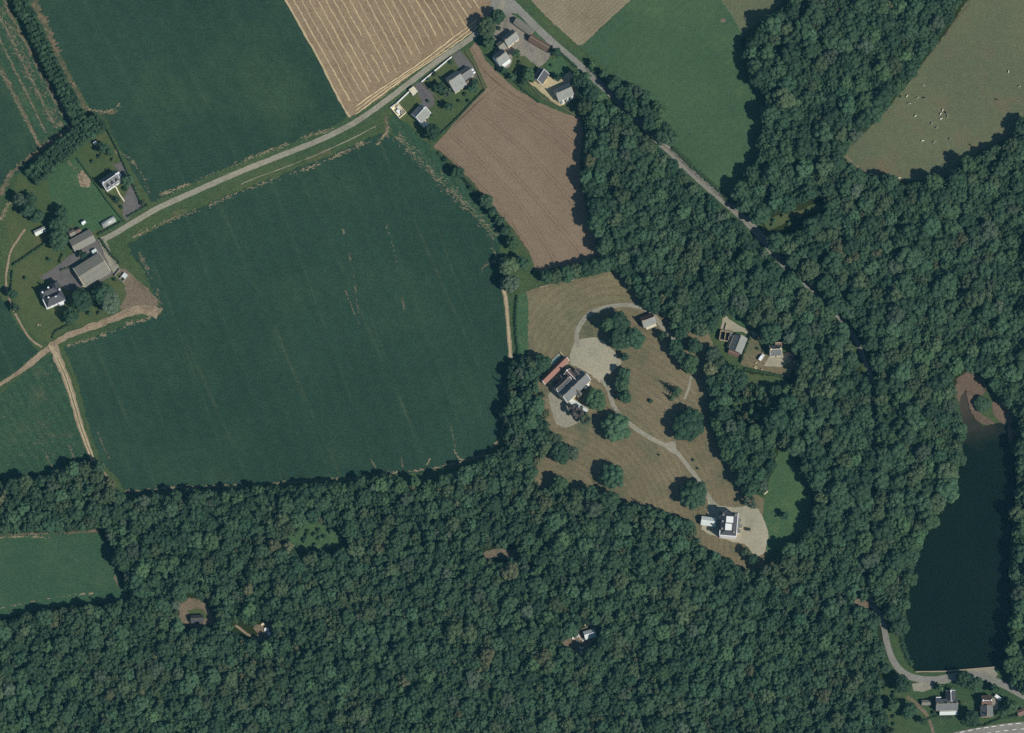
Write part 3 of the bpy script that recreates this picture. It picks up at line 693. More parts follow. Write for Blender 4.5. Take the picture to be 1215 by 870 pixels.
# prototypes: crown radius, height of top, clear stem, kind
PROTO = {}
def proto(key, R, top, vf):
    me = mesh_from('crown_' + key, vf[0], vf[1]); PROTO[key] = (R, top, me, vf)
specs = [('s1', 2.6, 9.5, 2.2, 14, 42, 0.62), ('s2', 2.9, 11, 2.6, 15, 44, 0.64), ('s3', 2.4, 10, 2.2, 12, 42, 0.60),
         ('m1', 3.9, 13, 2.8, 24, 46, 0.70), ('m2', 4.2, 12, 2.6, 26, 44, 0.72), ('m3', 3.6, 14, 3.0, 22, 46, 0.70),
         ('l1', 5.8, 15, 3.0, 40, 46, 0.80), ('l2', 6.2, 14, 2.8, 44, 46, 0.82),
         ('x1', 11.5, 18, 2.2, 130, 48, 0.92), ('x2', 11.0, 17, 2.0, 120, 48, 0.92)]
for i, (k, R, top, base, nl, per, lf) in enumerate(specs):
    proto(k, R, top, broad_crown(100 + i, R, top, base, nl, per, lf))
    PROTO[k] += (trunk_mesh(R, top, base, i),)
for i, (k, R, top, base, ti, ar, lf) in enumerate([('c1', 3.0, 14, 1.5, 11, 9, 0.62), ('c2', 2.4, 13, 1.5, 11, 8, 0.58), ('c3', 3.6, 15, 1.2, 12, 9, 0.66)]):
    proto(k, R, top, cone_crown(300 + i, R, top, base, ti, ar, lf)); PROTO[k] += (trunk_mesh(R * 0.8, top * 0.7, base, 50 + i),)
# column trees of the shelterbelts, a narrow tall one, shrubs
proto('b1', 1.7, 8.5, broad_crown(401, 1.7, 8.5, 0.5, 16, 26, 0.55)); PROTO['b1'] += (trunk_mesh(1.2, 6, 1.0, 61),)
proto('b2', 1.6, 8.0, broad_crown(402, 1.6, 8.0, 0.5, 15, 26, 0.55)); PROTO['b2'] += (trunk_mesh(1.2, 6, 1.0, 62),)
proto('n1', 3.2, 15, broad_crown(403, 3.2, 15, 1.5, 34, 38, 0.66)); PROTO['n1'] += (trunk_mesh(2.5, 12, 2.0, 63),)
proto('u1', 1.6, 2.6, broad_crown(404, 1.6, 2.6, 0.0, 12, 26, 0.42)); PROTO['u1'] += (trunk_mesh(1.0, 2.0, 0.5, 64),)
proto('g1', 4.0, 9, broad_crown(405, 4.0, 9.0, 2.0, 13, 22, 0.55, core=False)); PROTO['g1'] += (trunk_mesh(4.0, 9, 2.0, 65),)
MESHV = {}
def crown_mesh(key, colr):
    if (key, colr) not in MESHV:
        me = PROTO[key][2].copy(); me.name = 'crown'; me.materials.append(LEAF[colr]); MESHV[(key, colr)] = me
    return MESHV[(key, colr)]


TREE_N = [0]
def tree(px, py, rpx, key, colr, label, group=None, name='broadleaf_tree', cat='tree', hs=None, rs=random.Random(77), xy=None):
    R, top, me0, vf, tm = PROTO[key]
    s = rpx * MPP / R
    zs = s if hs is None else hs
    if xy is None: q = P(px, py, top * zs * 0.55)
    else: q = Vector((xy[0], xy[1], 0))
    e = empty(name, (q.x, q.y, 0.0), rs.random() * 6.28); e.scale = (s, s, zs)
    link('crown', crown_mesh(key, colr), e); link('trunk', tm, e)
    tag(e, label, cat, group); TREE_N[0] += 1
    return e


# --- trees one can point to
NAMED = [
 (732, 506, 19, 'x1', 'mid', 'great round tree on the park lawn right below the mansion, over the drive'),
 (817, 503, 21, 'x2', 'deep', 'largest round dome tree on the park lawn, beside the fork of the drive'),
 (725, 566, 16, 'x1', 'deep', 'dark round tree alone on the mown lawn north of the southern wood'),
 (822, 588, 18, 'x2', 'mid', 'big round tree beside the drive just northwest of the white villa'),
 (663, 538, 13, 'l2', 'deep', 'largest tree of the dark clump on the west side of the park'),
 (658, 522, 9, 'm1', 'olive', 'paler northern tree of the dark clump on the west side of the park'),
 (678, 538, 8.5, 'm2', 'grey', 'grey-green eastern tree of the dark clump on the west side of the park'),
 (664, 575, 10.5, 'l1', 'fresh', 'light green tree standing at the wood edge on the lower park lawn'),
 (705, 475, 13.5, 'l2', 'fresh', 'bright green round tree against the southeast front of the mansion'),
 (684, 489, 9.5, 'g1', 'purple', 'thin purple-brown tree on the gravel south of the mansion'),
 (694, 497, 8, 'g1', 'grey', 'thin grey tree next to the purple tree south of the mansion'),
 (738, 457, 9.5, 'm2', 'mid', 'middle round tree of three east of the mansion gravel court'),
 (741, 443, 7.5, 'm1', 'deep', 'northern tree of three east of the mansion gravel court'),
 (742, 471, 8, 'm2', 'deep', 'southern tree of three east of the mansion gravel court'),
 (720, 386, 8, 'n1', 'fresh', 'tall narrow tree at the drive bend, shadow falling across the hay meadow'),
 (734, 383, 13.5, 'l1', 'deep', 'northern tree of the dark clump north of the gravel court'),
 (735, 404, 13, 'l2', 'mid', 'southern tree of the dark clump north of the gravel court'),
 (752, 402, 13, 'l1', 'deep', 'eastern tree of the dark clump, just south of the maroon-roofed lodge'),
 (741, 424, 5, 's1', 'deep', 'small bush at the southern tip of the clump by the gravel court'),
 (643, 431, 11, 'l1', 'deep', 'round tree west of the long red-tiled roof'),
 (630, 433, 9, 'm2', 'olive', 'olive tree farther west of the long red-tiled roof, near the field track'),
 (643, 469, 4, 's3', 'deep', 'small round bush on the gravel west of the mansion'),
 (803, 463, 7.5, 'c3', 'fresh', 'pointed conifer on the park slope casting a long shadow'),
 (797, 472, 3.6, 'c2', 'mid', 'small pointed conifer next to the larger conifer on the park slope'),
 (772, 476, 3.2, 'u1', 'deep', 'tiny lone bush on the open park slope'),
 (808, 396, 8, 'm1', 'deep', 'tree nearest the hay strip, right of the drive end'),
 (800, 387, 6.5, 's2', 'mid', 'small tree above the drive end near the lodge'),
 (786, 398, 5.5, 's1', 'deep', 'small round tree left of the narrow drive below the lodge'),
 (800, 412, 9.5, 'm2', 'deep', 'dark tree at the very end of the narrow drive'),
 (824, 411, 9, 'm2', 'mid', 'round tree to the east of the drive end, near the ruin'),
 (818, 432, 11.5, 'l1', 'fresh', 'full green tree at the top of the short garden path'),
 (808, 425, 8, 'm1', 'deep', 'dark tree tucked west of the full green tree by the garden path'),
 (845, 420, 10, 'l1', 'grey', 'grey-green tree west of the ruined outbuilding'),
 (843, 440, 10, 'm2', 'tawny', 'tawny crown above the garden path in the park edge trees'),
 (852, 432, 9, 'm1', 'olive', 'olive crown just south of the ruined outbuilding'),
 (905, 576, 8, 'm1', 'grey', 'grey crown at the lower tip of the garden wood'),
 (890, 596, 8.5, 'g1', 'grey', 'bare-looking grey tree north of the villa court'),
 (885, 655, 5.5, 's1', 'olive', 'round shrub at the southern end of the villa court'),
 (893, 664, 7, 's2', 'deep', 'dark round tree below the shrub at the villa court'),
 (931, 612, 5.5, 's2', 'deep', 'lone small tree in the green glade east of the villa'),
 (543, 206, 8, 'm1', 'mid', 'northernmost large tree of the hedgerow along the harvested field'),
 (528, 189, 4, 'u1', 'deep', 'small bush at the north end of the hedgerow by the harvested field'),
 (535, 197, 4, 'u1', 'mid', 'hedgerow bush between the small north bush and the first large tree'),
 (559, 223, 4, 'u1', 'deep', 'dark hedgerow bush midway between two hedgerow trees'),
 (576, 239, 8.5, 'm2', 'mid', 'second large tree of the hedgerow along the harvested field'),
 (584, 252, 6.5, 's2', 'deep', 'smaller dark tree just below the second hedgerow tree'),
 (593, 262, 6, 's1', 'mid', 'small green tree in the lower hedgerow of the harvested field'),
 (600, 274, 7, 's2', 'mid', 'bushy tree low in the hedgerow above the olive pair'),
 (608, 289, 8, 'm1', 'fresh', 'fresh green tree in the hedgerow just above the olive pair'),
 (603, 316, 12, 'l1', 'olive', 'upper olive tree of the pair at the hedgerow corner'),
 (606, 336, 11.5, 'l2', 'grey', 'lower grey-green tree of the pair at the hedgerow corner, above the field track'),
 (620, 312, 8.5, 'm1', 'deep', 'dark tree between the olive pair and the harvested field'),
 (650, 329, 8.8, 'm3', 'mid', 'first tree from the gate in the row below the harvested field'),
 (660, 328, 8.8, 'm1', 'olive', 'second tree in the row below the harvested field'),
 (673, 325, 10.0, 'm2', 'mid', 'third tree in the row below the harvested field'),
 (684, 322, 8.8, 'm1', 'olive', 'fourth tree in the row below the harvested field'),
 (695, 320, 9.4, 'm3', 'deep', 'fifth tree in the row below the harvested field'),
 (706, 317, 10.0, 'm2', 'mid', 'sixth tree in the row below the harvested field'),
 (717, 314, 10.0, 'm3', 'mid', 'seventh tree in the row, closest to the wood below the harvested field'),
 (727, 312, 8.8, 'm1', 'deep', 'last tree of the row where it joins the wood'),
 (512, 157, 10, 'm2', 'deep', 'round dark tree in the garden corner behind the white bungalow'),
 (521, 105, 7, 's1', 'deep', 'dark shrub tree in the lawn west of the grey-roofed house'),
 (530, 110, 6, 'g1', 'grey', 'loose grey shrub south of the grey-roofed house'),
 (532, 127, 6, 's2', 'mid', 'bushy tree at the low corner between the two hamlet gardens'),
 (562, 105, 6.5, 's1', 'mid', 'bushy tree in the east corner of the grey-roofed house garden'),
 (563, 98, 5, 's3', 'deep', 'small dark tree by the white car'),
 (516, 88, 4, 'u1', 'olive', 'low bush inside the road wall of the grey-roofed house'),
 (535, 74, 3.5, 'u1', 'mid', 'round bush by the entrance of the tarmac drive in the hamlet'),
 (576, 33, 12.5, 'l2', 'olive', 'big olive tree at the lane junction in the hamlet'),
 (590, 20, 9, 'm2', 'mid', 'tree between the olive tree and the road junction'),
 (580, 51, 8, 'm1', 'fresh', 'fresh green tree just below the big olive tree'),
 (613, 64, 5, 's1', 'fresh', 'small tree beside the white-gabled house in the hamlet'),
 (627, 88, 8, 'm1', 'fresh', 'round green tree west of the twin-slope slate house'),
 (622, 98, 5, 's2', 'mid', 'low bush at the soil field edge beside the round green tree'),
 (598, 84, 5, 's3', 'deep', 'dark bush south of the white-gabled house'),
 (608, 92, 4.5, 's1', 'mid', 'hedge bush along the field south of the white-gabled house'),
 (662, 92, 4.5, 's2', 'deep', 'dark round shrub on the lawn above the cream gravel court'),
 (661, 63, 5.5, 's1', 'mid', 'roadside shrub at the yard entrance in the hamlet'),
 (98, 357, 14.5, 'l2', 'deep', 'big dark tree nearest the white farmhouse'),
 (122, 349, 13, 'l1', 'deep', 'dark tree at the southern end of the big barn'),
 (132, 361, 13, 'l2', 'grey', 'purplish grey-green tree southeast of the big barn'),
 (84, 376, 9.5, 'm2', 'mid', 'smaller round tree south of the farmhouse lawn by the dirt track'),
 (70, 268, 12, 'l1', 'deep', 'tall dark tree behind the farm sheds'),
 (68, 284, 13, 'l2', 'mid', 'broad tree at the farm hedge end, west of the long shed'),
 (73, 252, 8, 'm3', 'deep', 'pointed dark tree north of the farm sheds'),
 (34, 248, 10, 'm2', 'deep', 'dark tree in the group at the western farm corner'),
 (24, 238, 8.5, 'm1', 'grey', 'grey-green tree in the group at the western farm corner'),
 (44, 256, 9, 'm2', 'mid', 'green tree in the western farm corner, closest to the white shed'),
 (38, 236, 7, 's2', 'deep', 'small tree on the north side of the western farm group'),
 (15, 350, 6.5, 'm1', 'deep', 'dark tree on the western edge of the farmhouse lawn'),
 (18, 366, 6, 's2', 'mid', 'lower tree on the western edge of the farmhouse lawn'),
 (152, 214, 7.5, 'm1', 'mid', 'round tree at the east gable of the dormered house'),
 (122, 176, 7, 's1', 'mid', 'garden tree north of the dormered house near the white hut'),
 (130, 181, 6, 's2', 'fresh', 'second garden tree north of the dormered house'),
 (138, 236, 4.5, 'c2', 'deep', 'small conifer on the front lawn of the dormered house'),
 (148, 224, 3.5, 'u1', 'deep', 'small bush by the drive of the dormered house'),
 (169, 241, 4, 'u1', 'grey', 'grey bush at the corner of the dormered house drive'),
 (98, 303, 5, 's1', 'deep', 'tree in the yard between the long shed and the big barn'),
 (1070, 812, 11, 'l1', 'deep', 'round tree on the inside of the road bend below the lake'),
 (1143, 806, 9.5, 'm2', 'deep', 'western one of two trees overhanging the road below the dam'),
 (1156, 812, 10, 'l1', 'mid', 'eastern one of two trees overhanging the road below the dam'),
 (1078, 843, 10, 'l1', 'deep', 'dark tree west of the garden path near the lakeside cottages'),
 (1060, 838, 8, 'm1', 'fresh', 'fresh green bushy tree at the wood corner by the lakeside garden'),
 (1152, 852, 9.5, 'm2', 'deep', 'dark tree between the two lakeside cottages and the main road'),
 (1096, 856, 5, 's2', 'deep', 'small round tree on the garden path by the main road'),
 (1116, 817, 5, 's2', 'fresh', 'bush on the roadside north of the slate lakeside cottage'),
 (1180, 818, 6, 's1', 'mid', 'bush behind the brown lakeside cottage'),
 (1200, 838, 9, 'm2', 'fresh', 'fresh green tree east of the brown lakeside cottage'),
 (1190, 846, 6, 's2', 'mid', 'small tree beside the brown cottage yard'),
 (1166, 480, 10, 'l1', 'mid', 'rounded thicket on the mud bank at the head of the lake'),
 (1186, 462, 9, 'm3', 'mid', 'tall tree over the mud bank at the head of the lake'),
 (1180, 448, 9, 'm2', 'fresh', 'tree behind the thicket at the head of the lake'),
 (696, 92, 6, 's2', 'mid', 'small tree on the road edge at the north tip of the wood'),
 (703, 76, 5, 's1', 'fresh', 'roadside tree at the north end of the hedge across the road'),
 (717, 88, 6, 's3', 'mid', 'hedge tree between the roadside tree and the dark clump across the road'),
 (865, 302, 9, 'c3', 'grey', 'feathery grey conifer leaning over the road where it enters the wood'),
 (906, 301, 8.5, 'c3', 'grey', 'grey star-shaped conifer beside the road inside the wood'),
]
for t in NAMED:
    nm = 'conifer_tree' if t[3][0] == 'c' else ('shrub' if t[3] == 'u1' else 'broadleaf_tree')
    kw = dict(name=nm, cat={'conifer_tree': 'conifer', 'shrub': 'bush'}.get(nm, 'tree'))
    r_ = t[2] * MPP; h_ = min(12.0, 3.0 + 1.4 * r_)
    if t[3] == 'u1': h_ = 1.0 + 0.8 * r_
    elif t[3] == 'n1': h_ = 15.0
    elif t[3][0] == 'c': h_ = 2.6 * r_ + 2.0
    if 'thicket on the mud' in t[5]: h_ = 4.5
    kw['hs'] = h_ / PROTO[t[3]][1]
    tree(*t[:6], **kw)
SHRUBS = [
 (118, 186, 3.2, 'mid', 'garden shrub below the two garden trees of the dormered house'), (134, 190, 2.6, 'olive', 'olive shrub behind the dormered house'), (110, 192, 2.8, 'deep', 'dark shrub on the upper lawn beside the paddock hedge'),
 (144, 246, 2.6, 'mid', 'shrub on the lower front lawn of the dormered house'), (160, 222, 2.4, 'grey', 'grey shrub on the east edge of the tarmac drive'), (58, 308, 3.0, 'deep', 'lone shrub at the top of the farmhouse lawn'),
 (30, 330, 2.6, 'mid', 'shrub near the western hedge of the farmhouse lawn'), (76, 352, 3.2, 'mid', 'shrub at the east corner of the farmhouse'), (106, 372, 3.6, 'fresh', 'shrub on the dirt track side below the big dark farm tree'),
 (118, 372, 3.0, 'olive', 'olive shrub on the dirt track below the farm trees'), (88, 296, 3.0, 'deep', 'shrub in front of the long shed'), (136, 332, 2.6, 'deep', 'shrub between the barn end and the stone pen'),
 (508, 120, 2.4, 'deep', 'dark round shrub on the bungalow drive edge'), (512, 137, 2.2, 'mid', 'shrub in the lawn east of the bungalow'), (552, 112, 3.0, 'olive', 'olive shrub in the lower garden of the grey-roofed house'), (545, 120, 2.6, 'deep', 'dark shrub by the low garden hedge of the grey-roofed house'),
 (556, 120, 2.6, 'mid', 'green shrub on the field hedge of the grey-roofed house'), (508, 94, 2.4, 'deep', 'shrub at the drive gate between the hamlet walls'), (617, 74, 2.8, 'olive', 'olive shrub on the hamlet middle lawn'), (622, 80, 2.6, 'mid', 'green shrub on the hamlet middle lawn'),
 (612, 86, 3.0, 'deep', 'dark shrub at the foot of the hamlet middle lawn'), (592, 34, 3.2, 'deep', 'shrub west of the pale cottage in the hamlet yard'), (632, 96, 3.0, 'mid', 'shrub at the west corner of the cream gravel court'), (655, 78, 2.6, 'fresh', 'shrub on the lawn behind the slate house'),
 (1108, 846, 3.0, 'mid', 'shrub southwest of the white-fronted lakeside cottage'), (1140, 834, 2.6, 'olive', 'olive shrub between the two lakeside cottages'), (1144, 842, 2.4, 'mid', 'green shrub between the two lakeside cottages'), (1158, 846, 2.6, 'fresh', 'shrub at the southwest corner of the brown cottage'),
 (899, 414, 2.0, 'deep', 'small shrub on the cottage lawn beside the curved hedge'), (930, 432, 2.2, 'mid', 'shrub south of the small cream cottage'), (782, 540, 1.6, 'deep', 'tiny dark bush on the lawn below the drive fork'), (823, 546, 2.0, 'fresh', 'tiny green bush on the lawn east of the drive fork'), (828, 556, 1.5, 'deep', 'tiny dark bush on the lawn near the drive, east side')]
for t in SHRUBS: tree(t[0], t[1], t[2], 'u1', t[3], t[4], 'garden shrubs', name='shrub', cat='bush', hs=min(1.2, 0.35 + t[2] * 0.2))
N_NAMED = sum(1 for o in bpy.data.objects if o.name.startswith('broadleaf_tree'))

# --- shelterbelts: close rows of column trees
rsb = random.Random(5)
def belt(line, rows, sp, label, group, key=('b1', 'b2')):
    pts = spline(line, 2.0); acc = 0; num = 0
    ORD = 'first second third fourth fifth sixth seventh eighth ninth tenth eleventh twelfth thirteenth fourteenth fifteenth sixteenth seventeenth eighteenth nineteenth twentieth'.split()
    ORD += ['twenty-' + o_ for o_ in ORD[:9]] + ['thirtieth'] + ['thirty-' + o_ for o_ in ORD[:9]] + ['fortieth'] + ['forty-' + o_ for o_ in ORD[:9]]
    RN = {4: ['outer eastern', 'inner eastern', 'inner western', 'outer western'], 5: ['northernmost', 'second northern', 'middle', 'second southern', 'southernmost']}[rows]
    for a, b_ in zip(pts[:-1], pts[1:]):
        d = math.hypot(b_[0] - a[0], b_[1] - a[1]); acc += d
        if acc < sp: continue
        acc = 0; num += 1; nx, ny = -(b_[1] - a[1]) / d, (b_[0] - a[0]) / d
        for r in range(rows):
            o = (r - (rows - 1) / 2) * 4.3 + rsb.gauss(0, 0.5)
            tree(a[0] + nx * o + rsb.gauss(0, 0.5), a[1] + ny * o + rsb.gauss(0, 0.5), rsb.uniform(3.8, 4.8), key[rsb.random() < 0.5], 'belt', label % (ORD[num - 1], RN[r]), group, 'shelterbelt_tree', 'tree', hs=rsb.uniform(0.85, 1.12), rs=rsb)
belt([(18, -14), (30, 12), (48, 50), (66, 88), (82, 118), (96, 148)], 4, 4.4, '%s slim tree from the top in the %s row of the long northwest belt', 'slim trees of the long northwest belt')
belt([(122, 142), (104, 155), (80, 174), (56, 194), (34, 214)], 5, 4.4, '%s slim tree from the belt junction in the %s row of the farm belt', 'slim trees of the shorter farm belt')

# --- the woods
EXC = [  # clearings, as polygons
 [(204, 708), (226, 702), (246, 708), (262, 738), (252, 748), (232, 754), (212, 752)],
 [(660, 762), (684, 744), (700, 738), (716, 744), (716, 758), (702, 768), (694, 780), (668, 774)],
 [(570, 648), (616, 647), (616, 668), (572, 669)],
 [(296, 746), (312, 732), (330, 740), (326, 760), (308, 764)],
 [(336, 640), (360, 616), (386, 618), (414, 634), (416, 650), (390, 658), (360, 662)],
 [(-60, 630), (0, 629), (60, 627), (120, 625), (136, 648), (158, 712), (135, 720), (60, 726), (0, 740), (-60, 750)],
 [(898, 262), (925, 247), (950, 240), (975, 228), (984, 240), (978, 256), (950, 276), (925, 287), (908, 284)],
 [(1002, 388), (1018, 388), (1040, 424), (1046, 452), (1020, 450), (1006, 415)],
 [(1032, 712), (1054, 722), (1068, 760), (1074, 790), (1050, 792), (1044, 760), (1036, 738)],
 [(1128, 444), (1148, 434), (1170, 438), (1178, 462), (1160, 476), (1132, 478)],
 [(874, 432), (948, 436), (948, 458), (912, 464), (880, 458)],
 [(272, 734), (292, 740), (316, 752), (312, 768), (288, 760), (272, 750)],
 [(1022, 604), (1034, 602), (1038, 612), (1024, 614)], [(1020, 625), (1032, 626), (1034, 638), (1022, 638)],
 [(1008, 712), (1020, 706), (1036, 710), (1040, 724), (1014, 726)],
 [(1040, 800), (1060, 790), (1090, 812), (1100, 870), (1040, 870), (1052, 830)],
 [(920, 522), (950, 540), (972, 582), (970, 616), (948, 650), (914, 660), (898, 640), (902, 598), (910, 570)],
 [(1142, 0), (1114, 40), (1083, 82), (1053, 122), (1023, 154), (992, 186), (1010, 206), (1075, 222), (1130, 214), (1142, 196), (1192, 172), (1222, 148), (1222, 0)],
 [(1195, 478), (1204, 495), (1208, 520), (1200, 540), (1192, 500)],
 [(276, 738), (290, 745), (312, 757), (308, 764), (288, 754), (276, 746)],
]
GARDEN = [(862, 452), (886, 458), (915, 464), (938, 464), (936, 480), (915, 505), (890, 512), (866, 500), (858, 470)]
EXC.append(GARDEN)
rsw = random.Random(2024)
pts_all = []      # x, y (m), radius, key, colour, wood
grid = {}
def put(x, y, r, pack):
    gx, gy = int(x // 8), int(y // 8)
    for i in range(gx - 2, gx + 3):
        for j in range(gy - 2, gy + 3):
            for (a, b_, q) in grid.get((i, j), ()):
                if (x - a) ** 2 + (y - b_) ** 2 < (pack * (r + q)) ** 2: return False
    grid.setdefault((gx, gy), []).append((x, y, r)); return True
for o in bpy.data.objects:
    if o.type == 'EMPTY' and o.name.split('.')[0] in ('broadleaf_tree', 'conifer_tree'):
        t_ = [c for c in o.children if c.name.startswith('crown')][0]
        r_ = max(abs(v) for v in t_.bound_box[0][:2]) * o.scale[0]
        grid.setdefault((int(o.location.x // 8), int(o.location.y // 8)), []).append((o.location.x, o.location.y, r_ * 0.8))
BLD_KEEP = [(873, 405, 15), (920, 416, 15), (903, 424, 9), (864, 398, 9), (700, 752, 9), (234, 734, 9), (316, 748, 6), (669, 108, 19), (663, 82, 10), (938, 426, 15), (912, 432, 13), (892, 420, 12), (926, 440, 10), (934, 440, 9), (1099, 834, 8)]
ROADX = [(p, 9.5 if i < 14 else 5.2) for i, p in enumerate(ROAD)]


def fill(poly, tries, rlo, rhi, pack, mix, keys, wood, roadgap=True, low=None):
    xs = [p[0] for p in poly]; ys = [p[1] for p in poly]
    x0, x1, y0, y1 = max(min(xs), -45), min(max(xs), 1260), max(min(ys), -45), min(max(ys), 915)
    for _ in range(tries):
        px = rsw.uniform(x0, x1); py = rsw.uniform(y0, y1)
        if not inside(poly, px, py): continue
        cl = mnoise.noise(Vector((px * 0.012, py * 0.012, wood * 7.3)))
        r = rlo + (rhi - rlo) * min(1.0, max(0.0, rsw.betavariate(1.6, 2.6) + 0.45 * cl))
        if low is None and any(inside(e, px, py) for e in EXC): continue
        if any(math.hypot(px - a, py - b_) < d for a, b_, d in BLD_KEEP): continue
        if roadgap:
            dd = dist_line(ROAD[:15], px, py)
            if dd < 9.5 + 0.4 * r / MPP: continue
            if dd < 400 and dist_line(ROAD[14:], px, py) < (5.0 if py > 405 else (0.0 if (px - 962) ** 2 + (py - 338) ** 2 > 60 else 4.6)): continue
        key = keys[int(rsw.random() * len(keys))]
        c2 = mnoise.noise(Vector((px * 0.013 + 50, py * 0.013, wood * 3.1)))
        colr = mix(rsw.random(), c2)
        if wood == 3 and 1040 < px < 1150 and py > 400 and rsw.random() < 0.55: colr = ('fresh', 'olive', 'mid')[int(rsw.random() * 3)]   # lighter alders on the lake bank
        top = PROTO[key][1]
        s = r / PROTO[key][0]
        q = P(px, py, top * (0.45 + 0.4 * s) * 0.5)
        if not put(q.x, q.y, r, pack): continue
        pts_all.append((q.x, q.y, r, key, colr, wood, px, py))


def mix_s(u, c):
    if u < 0.012 + 0.05 * max(0, c): return 'tawny'
    if u < 0.08 + 0.75 * max(0, c): return 'olive'
    if u < 0.11 + 0.75 * max(0, c): return 'grey'
    if u < 0.22 - 0.3 * min(0, c): return 'fresh'
    return 'mid' if u < 0.80 + 0.4 * c else 'deep'
def mix_e(u, c):
    if u < 0.004 + 0.02 * max(0, c): return 'tawny'
    if u < 0.06 + 0.60 * max(0, c): return 'olive'
    if u < 0.09 + 0.60 * max(0, c): return 'grey'
    if u < 0.18 - 0.3 * min(0, c): return 'fresh'
    return 'mid' if u < 0.72 + 0.4 * c else 'deep'
mix_b = mix_s
BSM = ['s1', 's2', 's3', 'm1', 'm3', 's2']; BL = ['m1', 'm2', 'm3', 'l1', 'm2', 'l2']
B_NORTH = [p for p in WOOD_B]
fill(WOOD_S, 1400, 4.6, 6.8, 0.85, mix_s, ['l1', 'l2', 'm2'], 0)
fill(WOOD_S, 4000, 3.2, 5.4, 0.74, mix_s, ['m1', 'm2', 'm3'], 0)
fill(WOOD_S, 60000, 2.0, 4.4, 0.62, mix_s, BSM + ['c1', 'c2'], 0)
fill(WOOD_A, 2500, 4.0, 7.2, 0.66, mix_e, BL, 1)
fill(WOOD_A, 14000, 2.0, 4.2, 0.56, mix_e, BSM, 1)
fill(CLUMP, 2500, 3.4, 5.4, 0.66, mix_e, BL, 2, roadgap=False)
fill(WOOD_B, 6000, 4.2, 8.2, 0.66, mix_e, BL, 3)
fill(WOOD_B, 50000, 2.0, 4.2, 0.56, mix_e, BSM, 3)
fill(WOOD_C, 3500, 4.2, 8.0, 0.68, mix_e, BL, 4)
fill(WOOD_C, 26000, 2.0, 4.2, 0.58, mix_e, BSM, 4)
US = ['s1', 's2', 's3', 'm2']
fill(WOOD_S, 46000, 1.7, 3.0, 0.44, mix_s, US, 0)
fill(WOOD_A, 16000, 1.8, 3.4, 0.36, mix_e, US, 1)
fill(WOOD_B, 60000, 1.8, 3.4, 0.36, mix_e, US, 3)
fill(WOOD_C, 30000, 1.8, 3.4, 0.38, mix_e, US, 4)
fill(GARDEN, 260, 1.8, 3.8, 1.05, mix_b, BSM, 5, roadgap=False, low=1)
fill(GARDEN, 700, 1.2, 2.8, 0.8, lambda u, c: ('fresh', 'olive', 'mid', 'grey')[int(u * 4)], ['u1'], 5, roadgap=False, low=1)

for pl_ in ([(336, 640), (360, 616), (386, 618), (414, 634), (416, 650), (390, 658), (360, 662)], [(904, 270), (925, 255), (950, 248), (975, 238), (978, 252), (950, 262), (925, 275)], [(1040, 800), (1058, 800), (1066, 830), (1060, 870), (1044, 870), (1046, 830)]):
    fill(pl_, 34, 1.2, 2.4, 0.8, lambda u, c: 'fresh' if u < 0.6 else 'mid', ['u1'], 6, roadgap=False, low=1)

# the larger crowns as single trees, each with its place told by what stands near it
WOODS = ['southern wood', 'field-side wood', 'roadside clump', 'valley wood', 'western valley wood', 'cottage garden', 'glade']
LM = [(865, 620, 'the white villa'), (700, 752, 'the pale-roofed cabin'), (234, 734, 'the dark hut clearing'), (316, 748, 'the white rubble heap'), (375, 638, 'the green glade'),
      (594, 656, 'the bare strip'), (722, 565, 'the dark lawn tree'), (75, 632, 'the walled-in small field'), (141, 590, 'the dirt track end'), (520, 565, 'the big field corner'),
      (876, 408, 'the ruin cottage'), (920, 415, 'the small wood cottage'), (1030, 430, 'the woodland road bend'), (1145, 460, 'the lake head'), (1075, 720, 'the lake shore'), (1196, 690, 'the far lake shore'),
      (904, 283, 'the wood road mouth'), (669, 108, 'the cream court house'), (769, 380, 'the maroon-roofed lodge'), (720, 300, 'the soil field tip'), (1005, 186, 'the pasture corner'),
      (1130, 208, 'the pasture gate corner'), (885, 60, 'the meadow bay'), (1065, 812, 'the lakeside road bend'), (760, 130, 'the roadside meadow'), (1120, 40, 'the upper pasture edge'), (400, 870, 'the bottom edge'), (150, 870, 'the bottom corner')]
CW = {'deep': 'dark green', 'mid': 'mid green', 'fresh': 'bright green', 'olive': 'olive', 'tawny': 'tawny brown', 'grey': 'grey-green'}
DIRS = ['east', 'northeast', 'north', 'northwest', 'west', 'southwest', 'south', 'southeast']
vis = [i for i, t in enumerate(pts_all) if 4 < t[6] < 1211 and 4 < t[7] < 866]
def rank(i):
    t = pts_all[i]; return t[2] + (1.0 if t[4] in ('tawny', 'olive') else 0.0)
quota = {0: 85, 1: 30, 2: 8, 3: 60, 4: 35, 5: 12}
single = set()
for wd, nmax in quota.items():
    c = sorted((i for i in vis if pts_all[i][5] == wd), key=rank, reverse=True)[:min(nmax, 295 - N_NAMED)]
    single.update(c)
single = sorted(single, key=rank, reverse=True)[:max(0, 298 - N_NAMED)]
used = set()
